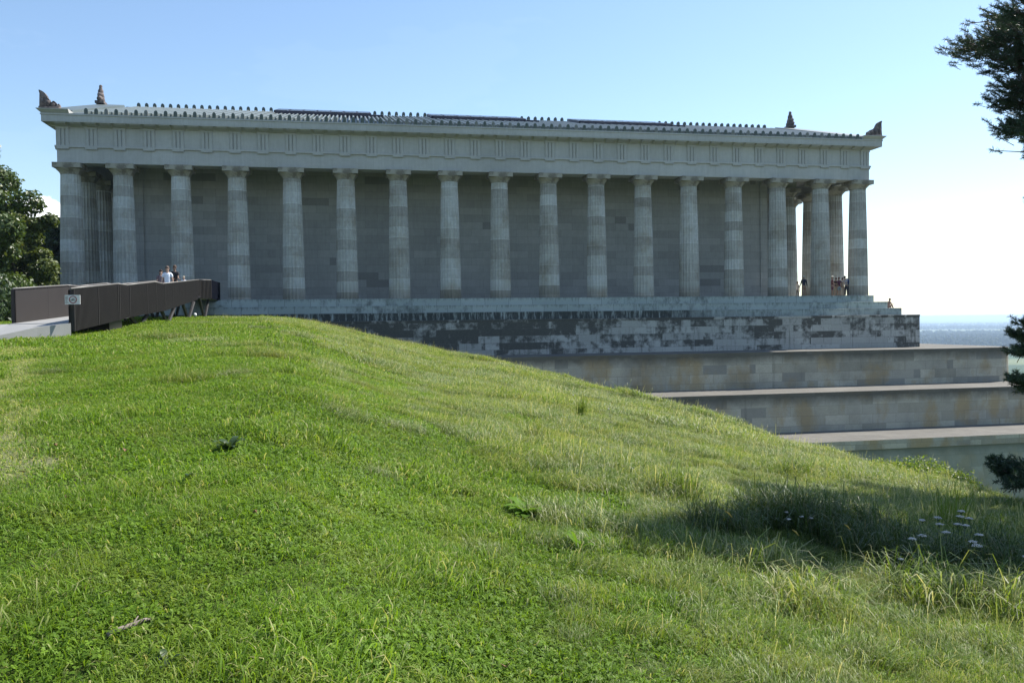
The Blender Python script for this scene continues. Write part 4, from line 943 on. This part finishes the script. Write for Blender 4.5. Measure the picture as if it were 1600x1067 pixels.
# ------------------------------------------------------------------ grass
G_short = mat_leaf('lawn_blades', (.055,.120,.010), (.218,.368,.026), (.50,.48,.22), .45, .55, .22, .3)
G_long = mat_leaf('meadow_blades', (.062,.115,.013), (.212,.318,.042), (.58,.54,.32), .45, .45, .38, .5)
def blades(n, size, h0, h1, wd, flop, straw=.08, seed=0, lean=None):
    r = np.random.default_rng(seed); P = np.zeros((n,3)); P[:,:2] = r.uniform(-.5,.5,(n,2))*size
    # soft-edged patch
    P[:,:2] += r.normal(0, .08*size, (n,2))
    H = r.uniform(h0, h1, n)*np.where(r.random(n) < .1, 1.35, 1); a = r.uniform(0, 2*PI, n)
    if lean is not None: a = r.normal(lean, .9, n)
    D = np.stack([np.cos(a), np.sin(a), np.zeros(n)], 1); s_ = np.stack([-np.sin(a), np.cos(a), np.zeros(n)], 1)
    tw = r.normal(0, .5, n); s_ = s_*np.cos(tw)[:,None] + D*np.sin(tw)[:,None]
    f_ = r.uniform(.15, 1, n)*flop; up = np.array([0,0,1.0])
    p1 = P + (D*(f_*.35)[:,None] + up*.55)*H[:,None]; p2 = P + (D*(f_*.85)[:,None] + up*(.92-.25*f_[:,None]))*H[:,None]; p3 = P + (D*(f_*1.35)[:,None] + up*(1.0-.55*f_[:,None]))*H[:,None]
    w = (wd*r.uniform(.6,1.4,n))[:,None]; S_ = s_*w
    v = np.stack([P-S_*.7, P+S_*.7, p1+S_, p1-S_, p2+S_*.75, p2-S_*.75, p3+S_*.08, p3-S_*.08], 1).reshape(-1,3)
    b = (np.arange(n)*8)[:,None]; F_ = np.concatenate([b+[0,1,2,3], b+[3,2,4,5], b+[5,4,6,7]], 0)
    base = r.beta(2.2,2.2,n)*.7; t_ = np.where(r.random(n) < straw, r.uniform(.8,1,n), base); return v, F_, np.repeat(t_, 8)
def clover(n, size, h0, h1, ls, seed=0):
    r = np.random.default_rng(seed); vs = []; P = np.zeros((n,3)); P[:,:2] = r.uniform(-.5,.5,(n,2))*size + r.normal(0,.08*size,(n,2)); P[:,2] = r.uniform(h0,h1,n)
    out = []; tt = []
    a0 = r.uniform(0,2*PI,n); tilt = r.normal(0,.35,(n,2)); base = r.beta(2.2,2.2,n)*.66
    for q in range(3):
        a = a0 + q*2.094; D = np.stack([np.cos(a), np.sin(a), np.cos(a)*tilt[:,0]+np.sin(a)*tilt[:,1]], 1); T = np.stack([-np.sin(a), np.cos(a), -np.sin(a)*tilt[:,0]+np.cos(a)*tilt[:,1]], 1)
        L = (ls*r.uniform(.7,1.3,n))[:,None]
        out.append(np.stack([P, P+D*L*.6+T*L*.48+[0,0,.1*ls], P+D*L*1.05, P+D*L*.6-T*L*.48+[0,0,.1*ls]], 1)); tt.append(base)
    v = np.concatenate(out).reshape(-1,3); return v, np.arange(len(v)).reshape(-1,4), np.repeat(np.concatenate(tt), 4)
def join(parts):
    vs, fs_, ts = [], [], []; o_ = 0
    for v, f, t_ in parts: vs.append(v); fs_.append(f+o_); ts.append(t_); o_ += len(v)
    return np.concatenate(vs), np.concatenate(fs_), np.concatenate(ts)
gc = bpy.data.collections.new('grass_kinds'); kinds = []
def proto(parts, mat):
    v, f, t_ = join(parts); o = bpy.data.objects.new('grass_kind_%02d' % len(kinds), np_mesh('grass_kind', v, f, t_, mat)); gc.objects.link(o); kinds.append(o)
    return len(kinds)-1
K = {}
q = GQ
# zone A: patch .35 ; B: .7 ; C: 1.5    short lawn / long meadow
K['A', 0] = [proto([blades(int(150*q), .35, .025, .075, .0030, 1.0, .07, 10+i), clover(int(170*q), .35, .01, .05, .0120, 20+i)], G_short) for i in range(4)]
K['A', 1] = [proto([blades(int(4*q), .35, .18, .34, .0016, .35, 1.0, 300+i), blades(int(380*q), .35, .05, .17, .0018, 1.15, .16, 30+i, i*1.7), clover(int(50*q), .35, .02, .07, .009, 40+i)], G_long) for i in range(4)]
K['B', 0] = [proto([blades(int(400*q), .7, .03, .08, .0044, 1.0, .07, 50+i), clover(int(280*q), .7, .01, .05, .0150, 60+i)], G_short) for i in range(3)]
K['B', 1] = [proto([blades(int(9*q), .7, .22, .42, .0022, .35, 1.0, 310+i), blades(int(1100*q), .7, .07, .22, .0027, 1.15, .20, 70+i, i*2.1), clover(int(60*q), .7, .02, .08, .012, 80+i)], G_long) for i in range(4)]
K['C', 0] = [proto([blades(int(1100*q), 1.5, .035, .09, .0095, .8, .10, 90+i)], G_short) for i in range(3)]
K['C', 1] = [proto([blades(int(26*q), 1.5, .22, .42, .0040, .35, 1.0, 320+i), blades(int(2400*q), 1.5, .08, .24, .0055, 1.1, .22, 100+i, i*2.1)], G_long) for i in range(3)]
K['A', 3] = [proto([blades(int(330*q), .35, .04, .11, .0024, 1.1, .12, 400+i), clover(int(25*q), .35, .01, .05, .0120, 410+i)], G_short) for i in range(2)]
K['B', 3] = [proto([blades(int(800*q), .7, .05, .12, .0036, 1.1, .12, 420+i), clover(int(40*q), .7, .01, .05, .0150, 430+i)], G_short) for i in range(2)]
K['C', 3] = [proto([blades(int(1200*q), 1.5, .05, .12, .0085, .9, .14, 440+i)], G_short) for i in range(2)]
def boundary_x(y): return np.interp(y, [0, 6, 10, 16, 25, 40, 60], [2.0, 2.15, 2.0, .7, -.6, -1.9, -3.0])
def is_path(x, y):
    # inside the concrete path or on the bridge abutment
    ins = np.zeros(len(x), bool); n = len(PATH)
    for i in range(n):
        x0, y0 = PATH[i][:2]; x1, y1 = PATH[(i+1)%n][:2]
        c = ((y0 > y) != (y1 > y)) & (x < (x1-x0)*(y-y0)/((y1-y0) if y1 != y0 else 1e-9)+x0); ins ^= c
    return ins
def zone(r0, r1, patch, over, key):
    st_ = patch/over; lim = r1+1; gxs = np.arange(-.62*r1, 1.12*r1, st_); gys = np.arange(.3, lim, st_); x, y = [q_.ravel() for q_ in np.meshgrid(gxs, gys)]
    x = x + rng.uniform(-.38,.38,len(x))*st_; y = y + rng.uniform(-.38,.38,len(y))*st_; rho = np.hypot(x, y); a = np.arctan2(x, y)
    R0 = np.interp(a, _g, _R); keep = (rho >= r0) & (rho < r1) & (a > -.50) & (a < .80) & (rho < R0+5) & (y > .5) & ~is_path(x, y) & (y < 62.8)
    x, y, rho = x[keep], y[keep], rho[keep]; n = len(x)
    wob = .9*np.sin(x*1.3+y*.7)+.6*np.sin(y*1.9-x*.8)+rng.normal(0,1.1,n); long_ = (x > boundary_x(y) + wob*np.clip(y/12,.5,2))
    hv = .72 + .30*np.sin(x*.9+.5*y)*np.sin(y*.7-.3*x+1) + rng.normal(0,.14,n)
    sc_ = np.where(long_, np.clip(hv,.45,1.3), np.clip(.95+.28*np.sin(x*2.3+1.1*y)*np.sin(y*2.9-1.3*x)+rng.normal(0,.16,n),.55,1.5))
    worn = (np.abs(x + .372*y + .15*np.sin(y)) < .026*y+.12+rng.normal(0,.12,n)) & (y > 6.5) & (y < 24)
    gr = (np.sin(x*1.9+.8*y+2)*np.sin(y*1.45-.9*x) + .5*np.sin(x*4.1-y*2.3) + rng.normal(0,.35,n)) > .62
    kk = np.array([random.choice(K[key, 2] if w_ else K[key, 1] if l else K[key, 3] if g__ else K[key, 0]) for l, w_, g__ in zip(long_, worn, gr)], int)
    return x, y, sc_, kk
K['A', 2] = K['A', 0]; K['B', 2] = [proto([blades(int(330*q), .7, .02, .05, .0034, 1.1, .8, 150+i), clover(int(60*q), .7, .015, .03, .0125, 160+i)], G_short) for i in range(2)]
K['C', 2] = [proto([blades(int(1000*q), 1.5, .03, .06, .0075, .9, .7, 170+i)], G_short) for i in range(2)]
ZN = [zone(2.2, 7.2, .35, 1.7*DQ, 'A'), zone(7, 21, .7, 1.65*DQ, 'B'), zone(20, 66, 1.5, 1.7*DQ, 'C')]
gx = np.concatenate([z[0] for z in ZN]); gy = np.concatenate([z[1] for z in ZN]); gs = np.concatenate([z[2] for z in ZN]); gk = np.concatenate([z[3] for z in ZN])
gzz = ground(gx, gy); e_ = .15; nx = -(ground(gx+e_, gy)-ground(gx-e_, gy))/(2*e_); ny = -(ground(gx, gy+e_)-ground(gx, gy-e_))/(2*e_)
eul = np.zeros((len(gx),3)); rs_ = rng.uniform(0, 2*PI, len(gx))
for i in range(len(gx)):
    qn = Vector((0,0,1)).rotation_difference(Vector((nx[i], ny[i], 1)).normalized()); eul[i] = (qn.to_matrix() @ Matrix.Rotation(rs_[i], 3, 'Z')).to_euler()
pm_ = bpy.data.meshes.new('grass_points'); pm_.vertices.add(len(gx)); pm_.vertices.foreach_set('co', np.stack([gx, gy, gzz-.008], 1).astype(np.float32).ravel())
a = pm_.attributes.new('rotv', 'FLOAT_VECTOR', 'POINT'); a.data.foreach_set('vector', eul.astype(np.float32).ravel())
a = pm_.attributes.new('scl', 'FLOAT', 'POINT'); a.data.foreach_set('value', gs.astype(np.float32))
a = pm_.attributes.new('kind_index', 'INT', 'POINT'); a.data.foreach_set('value', gk.astype(np.int32)); pm_.update()
go = link(bpy.data.objects.new('grass', pm_)); tag(go, 'bright green mown lawn and taller meadow grass covering the slope', 'grass', kind='stuff')
ng = bpy.data.node_groups.new('scatter', 'GeometryNodeTree'); ng.interface.new_socket('Geometry', in_out='INPUT', socket_type='NodeSocketGeometry'); ng.interface.new_socket('Geometry', in_out='OUTPUT', socket_type='NodeSocketGeometry')
N_ = ng.nodes; Lk = ng.links; gi = N_.new('NodeGroupInput'); gout = N_.new('NodeGroupOutput'); ip = N_.new('GeometryNodeInstanceOnPoints'); ci = N_.new('GeometryNodeCollectionInfo')
ci.inputs['Collection'].default_value = gc; ci.inputs['Separate Children'].default_value = True; ci.inputs['Reset Children'].default_value = True
def named(nm, ty):
    n_ = N_.new('GeometryNodeInputNamedAttribute'); n_.data_type = ty; n_.inputs['Name'].default_value = nm; return n_.outputs['Attribute']
ip.inputs['Pick Instance'].default_value = True
e2r = N_.new('FunctionNodeEulerToRotation'); Lk.new(named('rotv','FLOAT_VECTOR'), e2r.inputs[0]); Lk.new(e2r.outputs[0], ip.inputs['Rotation'])
Lk.new(gi.outputs[0], ip.inputs['Points']); Lk.new(ci.outputs[0], ip.inputs['Instance']); Lk.new(named('kind_index','INT'), ip.inputs['Instance Index']); Lk.new(named('scl','FLOAT'), ip.inputs['Scale'])
Lk.new(ip.outputs[0], gout.inputs[0]); md = go.modifiers.new('scatter', 'NODES'); md.node_group = ng
print('grass instances', len(gx))

# ------------------------------------------------------------------ plants one can tell apart
def hit(px, py):
    """ground point seen at a photo position"""
    d = ray(px, py); L = math.hypot(d.x, d.y); prev = 1.0
    for i in range(1, 1400):
        r = 1.0 + i*.05; x, y = d.x/L*r, d.y/L*r
        if gz(x, y) >= d.z/L*r: return Vector((x, y, gz(x, y)))
    return Vector((d.x/L*20, d.y/L*20, gz(d.x/L*20, d.y/L*20)))
M_flower = plain('dull_white_flower', (.60,.55,.50), .8, 0, .2, 30); M_stem = plain('green_stem', (.06,.09,.03), .7, 0, .3, 9); M_stemd = plain('dry_brown_stem', (.12,.085,.055), .8, 0, .3, 9)
def yarrow(p, h, label, rad=.035):
    e = empty('yarrow_plant', p, random.uniform(0,6), label=label, cat='wildflower', group='white yarrow flowers in the meadow')
    lx, ly = random.gauss(0,.12)*h, random.gauss(0,.12)*h; mb = MB(); mb.tube([(0,0,0),(lx*.4,ly*.4,h*.5),(lx,ly,h)], [.0035,.003,.0025], 5)
    fl_ = MB()
    for q in range(22):
        a = q*2.4; r = rad*math.sqrt(q/22); fx_, fy_ = lx+r*math.cos(a), ly+r*math.sin(a); fz_ = h+.02-r*.25+random.uniform(-.003,.003)
        fl_.blob((fx_, fy_, fz_), (.0065,.0065,.004), 5, 4, .3)
        if q % 3 == 0: mb.tube([(lx*.95,ly*.95,h*.93), (fx_, fy_, fz_)], .0015, 3)
    lv = []
    for q in range(7):
        a = q*2.4; zz = h*(.1+.1*q); b0 = Vector((lx*zz/h, ly*zz/h, zz)); tp_ = b0 + Vector((math.cos(a), math.sin(a), .6))*.05
        sd = Vector((-math.sin(a), math.cos(a), 0))*.006; mb.add([b0, b0.lerp(tp_,.5)+sd, tp_, b0.lerp(tp_,.5)-sd], [(0,1,2,3)])
    mb.build('stem', M_stem, e); fl_.build('flower_head', M_flower, e)
random.seed(5)
yk = [((1437,874),'widest white yarrow head left of the loose group at the right edge'), ((1424,884),None), ((1452,845),None), ((1470,838),None), ((1461,853),None), ((1496,838),None), ((1508,830),None), ((1488,853),None), ((1502,856),None), ((1482,872),None), ((1510,828),None), ((1524,842),None), ((1535,876),None), ((1512,888),None), ((1530,896),None), ((1246,815),None), ((1254,822),None), ((1262,812),None), ((1230,826),None), ((1265,826),None), ((1240,806),None), ((1406,896),None), ((1600,892),None), ((905,618),None), ((955,640),None)]
for i, ((px, py), lb) in enumerate(yk):
    h = random.uniform(.30,.46); D0 = hit(px, py+22); d = ray(px, py); L = math.hypot(d.x, d.y); r = math.hypot(D0.x, D0.y); tz = d.z/L*r; base = Vector((d.x/L*r, d.y/L*r, 0)); base.z = gz(base.x, base.y)
    hh = max(.34 if i < 15 else .22, min(.6, tz - base.z))
    yarrow(base, hh, lb or ('white yarrow in the loose cluster at the right edge of the meadow' if i < 15 else 'white yarrow in the small cluster inside the dark shaded grass' if i < 21 else 'lone white yarrow head at the meadow edge'), random.uniform(.026,.040) if i < 15 else .019)
def dock(p, sc_, label, nl=16, mat=None, up=.5, name='dock_plant'):
    e = empty(name, p, random.uniform(0,6), label=label, cat='weed'); 
    for q in range(nl):
        a = q*2.4 + random.uniform(-.3,.3); L = sc_*random.uniform(.6,1.15); wd = L*.20; u = up*random.uniform(.3,1.4); D = Vector((math.cos(a), math.sin(a), 0)); T = Vector((-D.y, D.x, 0)); mb = []; n = 6
        V_ = []
        for k in range(n+1):
            t_ = k/n; c = D*L*t_ + Vector((0,0,1))*(L*u*math.sin(min(1,t_*1.1)*PI*.62)) ; ww = wd*math.sin(PI*min(.98,.08+t_*.92))**.7*(1+.12*math.sin(k*3+q))
            V_ += [c - T*ww + Vector((0,0,.12*ww)), c - Vector((0,0,.10*ww)), c + T*ww + Vector((0,0,.12*ww))]
        V_ = np.array([tuple(v) for v in V_]); F_ = []
        for k in range(n): F_ += [(3*k,3*k+1,3*k+4,3*k+3), (3*k+1,3*k+2,3*k+5,3*k+4)]
        link(bpy.data.objects.new('leaf', np_mesh('leaf', V_, np.array(F_), np.full(len(V_), random.uniform(.3,.65)), mat or L_dock)), e)
L_dock = mat_leaf('broad_weed_leaves', (.08,.17,.02), (.17,.31,.035), (.16,.26,.05), .45, .7, .12)
dock(hit(826,806), .27, 'broad leaved bright green weed spreading in the mown lawn', 26, up=.42)
dock(hit(905,862), .13, 'pair of upright pointed leaves below the broad leaved weed', 6, up=1.3)
dock(hit(358,706), .16, 'low dark leafed weed clump in the left lawn', 14, mat=L_dark, up=.6); dock(hit(298,757), .13, 'tiny dark weed rosette near the middle of the left lawn', 12, mat=L_dark, up=.5)
dock(hit(262,1050), .07, 'single small round leafed weed at the bottom left', 6, mat=L_dark, up=.7)
G_dk = mat_leaf('dark_meadow_blades', (.045,.085,.016), (.09,.14,.03), (.30,.26,.15), .35, .45, .35)
def tuft(p, h, n, mat, label, spread=.25, straw=.3, wd=.004, name='grass_tuft', lean=None, seed=1, flop=.8):
    e = empty(name, p, 0, label=label, cat='grass tuft', group='taller grass tufts on the meadow slope')
    v, f, t_ = blades(n, spread, h*.45, h, wd, flop, straw, seed, lean); link(bpy.data.objects.new('blades', np_mesh('blades', v, f, t_, mat)), e)
tf = [((908,655), .62, 150, .16, .25, .45, 'stiff brownish grass tuft standing out on the upper slope'), ((835,690), .4, 260, .35, .4, .9, 'reddish dry grass tuft left of the stiff brown tuft'), ((1050,775), .45, 420, .55, .25, .9, 'rounded bushy tuft above the dark shaded hollow'), ((1215,822), 0.51, 1120, .7, .08, .9, 'tall dark tuft at the left part of the shaded hollow'),
      ((1300,837), 0.50, 1280, .9, .06, .9, 'widest dark clump in the middle of the shaded hollow'), ((1120,837), 0.41, 800, .6, .08, 1.0, 'low dark drift at the left tip of the shaded hollow'), ((1390,882), 0.45, 960, .7, .08, .9, 'dark clump right below the yarrow cluster'), ((1480,830), .62, 160, .4, .1, .5, 'upright spiky stalks beside the yarrow cluster'), ((1560,892), 0.41, 960, .8, .1, 1.0, 'dense clump at the right edge above the bottom corner'),
      ((1260,955), .34, 500, .5, .35, 1.2, 'pale flopped tuft low in the right foreground'), ((1200,900), .36, 320, .4, .4, 1.1, 'straw coloured tuft below the shaded hollow'), ((1450,940), .42, 500, .6, .25, 1.2, 'tangled tuft in front of the yarrow cluster'), ((1570,960), .40, 500, .6, .25, 1.2, 'tangled tuft at the lower right edge'), ((1240,745), .42, 360, .5, .2, .9, 'seedy tuft on the ridge above the shaded hollow'), ((550,522), .5, 120, .5, .6, .8, 'thin dry seed stalks on the crest by the podium')]
for i, ((px, py), h, n_, sp, st_, fl_, lb) in enumerate(tf):
    tuft(hit(px, py), h, n_, G_dk if any(k_ in lb for k_ in ('dark tuft', 'dark clump', 'dark drift', 'dense clump')) else G_long, lb, sp, st_, .0032, seed=200+i, flop=fl_)
def weed(p, h):
    e = empty('leafy_weed', p, 0, label='leafy dark weed stalk rising in the shaded hollow', cat='weed', group='leafy weed stalks in the shaded hollow')
    lx, ly = random.gauss(0,.08), random.gauss(0,.08); mb = MB(); mb.tube([(0,0,0),(lx*.4,ly*.4,h*.5),(lx,ly,h)], [.006,.004,.002], 5); P, N = [], []
    for q in range(5):
        a = q*2.4; b0 = Vector((lx*.5, ly*.5, h*(.35+.1*q))); tp_ = b0 + Vector((math.cos(a)*.09, math.sin(a)*.09, .10)); mb.tube([b0, tp_], [.003,.0015], 4)
        for k in range(9): c = b0.lerp(tp_, random.random()); P.append(tuple(c + Vector((random.gauss(0,.012),random.gauss(0,.012),random.gauss(0,.012))))); N.append((random.gauss(0,1),random.gauss(0,1),random.gauss(.6,1)))
    for k in range(40): zz = h*random.uniform(.08,1); P.append((lx*zz/h+random.gauss(0,.02), ly*zz/h+random.gauss(0,.02), zz)); N.append((random.gauss(0,1),random.gauss(0,1),random.gauss(.6,1)))
    mb.build('stem', M_stem, e); P = np.array(P); v, f, tt = leaf_cards(P, np.array(N), rng.uniform(.010,.026,len(P)), rng.beta(2,2.5,len(P)), .4); link(bpy.data.objects.new('foliage', np_mesh('foliage', v, f, tt, G_dk)), e)
for (px, py, h) in [(1090,822,.36),(1165,818,.42),(1195,812,.5),(1222,820,.46),(1252,824,.5),(1275,816,.55),(1305,830,.5),(1330,835,.46),(1352,850,.5),(1375,842,.42),(1400,868,.45),(1180,836,.36),(1290,850,.4),(1345,872,.4),(1385,888,.38),(1430,905,.4),(1540,880,.4)]: weed(hit(px, py), h*.8)
# foxtails: stalks with a yellow seed head
for (px, py, h) in [(1128, 838, .42), (1215, 845, .3), (1296, 842, .34)]:
    b = hit(px+35, py+48); e = empty('foxtail_grass', b, 0, label='yellow foxtail seed head '+{1128:'leaning out at the left tip of the dark hollow',1215:'upright in the middle of the dark hollow',1296:'by the pair of clumps right of the hollow centre'}[px], cat='grass stalk')
    mb = MB(); tip = Vector((-.10 if px == 1128 else 0, .02, h)); mb.tube([(0,0,0), tip*.5+Vector((.02,0,.03)), tip], .0022, 5); mb.build('stalk', M_stem, e); mb = MB(); mb.tube([tip, tip+Vector((-.03,0,.035)), tip+Vector((-.06,0,.055))], [.004,.0075,.002], 7); mb.build('seed_head', plain('yellow_seed', (.42,.30,.07), .8), e)
# fallen stick
s0 = hit(168, 1004); s1 = hit(240, 982); s0.z += .03; s1.z += .035
st_o = empty('fallen_stick', s0, 0, label='short lichen grey broken stick lying in the bottom left grass', cat='stick'); d = s1 - s0
mb = MB(); mb.tube([Vector((0,0,0)), d*.3+Vector((0,0,.008)), d*.55+Vector((0,.01,.002)), d*.8+Vector((0,0,.008)), d], [.014,.012,.013,.010,.006], 8)
for t_, a in ((.5,.05),(.75,-.04)): mb.tube([d*t_, d*t_+Vector((.02,a,.03))], [.006,.003], 5)
mb.build('bark', plain('lichened_bark', (.22,.18,.15), .9, 0, .6, 60), st_o)
s0 = hit(48, 896); s1 = hit(72, 903); mb = MB(); mb.tube([(0,0,.04), (s1-s0)+Vector((0,0,.04))], [.006,.003], 6); o = mb.build('dry_stalk', M_stemd); o.location = s0; tag(o, 'thin pale dry stalk lying in the left lawn', 'stalk')
M_dead = plain('dead_brown_leaf', (.24,.13,.07), .8, 0, .4, 40)
for i, (px, py, lb) in enumerate([(196,714,'curled reddish brown leaf in the left lawn'), (86,705,'small brown leaf near the left edge, beside the reddish leaf'), (142,625,'pinkish dry leaf on the upper left lawn'), (38,748,'pale dead leaf low at the left edge'), (105,792,'brown leaf lying below the middle of the left lawn'), (898,820,'tiny red brown leaf right of the broad leaved weed'), (398,815,'greyish leaf in the centre of the left lawn'), (791,1062,'brown leaf at the bottom edge of the photo')]):
    p = hit(px, py); V_ = []; s_ = .028
    mb = MB(); mb.add([(-s_,0,.02),(0,-s_*.6,.0),(s_,0,.022),(0,s_*.6,.004),(0,0,-.004)], [(0,1,4),(1,2,4),(2,3,4),(3,0,4)]); mb.add([(-s_,0,.022),(0,-s_*.6,.002),(s_,0,.024),(0,s_*.6,.006),(0,0,-.002)], [(4,1,0),(4,2,1),(4,3,2),(4,0,3)])
    o = mb.build('dead_leaf', M_dead); o.location = p + Vector((0,0,.055)); o.rotation_euler = (.3, .2, i*1.3); tag(o, lb, 'dead leaf')
# weedy bushes beyond the ridge, against the lowest wall
for i, (px, py, r, h, lb) in enumerate([(1395,742,.55,.28,'low green bush at the ridge foot of the lowest wall'), (1440,750,.65,.48,'tallest yellow green bush before the lowest wall'), (1480,762,.6,.34,'green bush to the right of the tallest ridge bush'), (1370,732,.4,.2,'smallest bush where the ledge meets the slope')]):
    d = ray(px, py+12); L = math.hypot(d.x, d.y); R0 = float(np.interp(math.atan2(d.x, d.y), _g, _R)) + 1.2; x, y = d.x/L*R0, d.y/L*R0; b = empty('bush', (x, y, gz(x, y)-.05), label=lb, cat='bush', group='weedy bushes on the ridge')
    n_ = 2600; d_ = rand_dir(n_); d_[:,2] = np.abs(d_[:,2]); P = d_*(rng.uniform(.3,1,n_)**.5)[:,None]*np.array([r,r,h]); P += rng.normal(0,.05,(n_,3)); P[:,2] = np.maximum(P[:,2], .02)
    v, f, tt = leaf_cards(P, d_+rand_dir(n_), .026*rng.uniform(.6,1.4,n_), rng.beta(2,2.2,n_), .45); link(bpy.data.objects.new('foliage', np_mesh('foliage', v, f, tt, G_long)), b)
    mb = MB()
    for q_ in range(9): a = q_*2.4; mb.tube([(0,0,0),(math.cos(a)*r*.6, math.sin(a)*r*.6, h*random.uniform(.7,1.15))], [.008,.003], 4)
    mb.build('stem', M_stem, b)
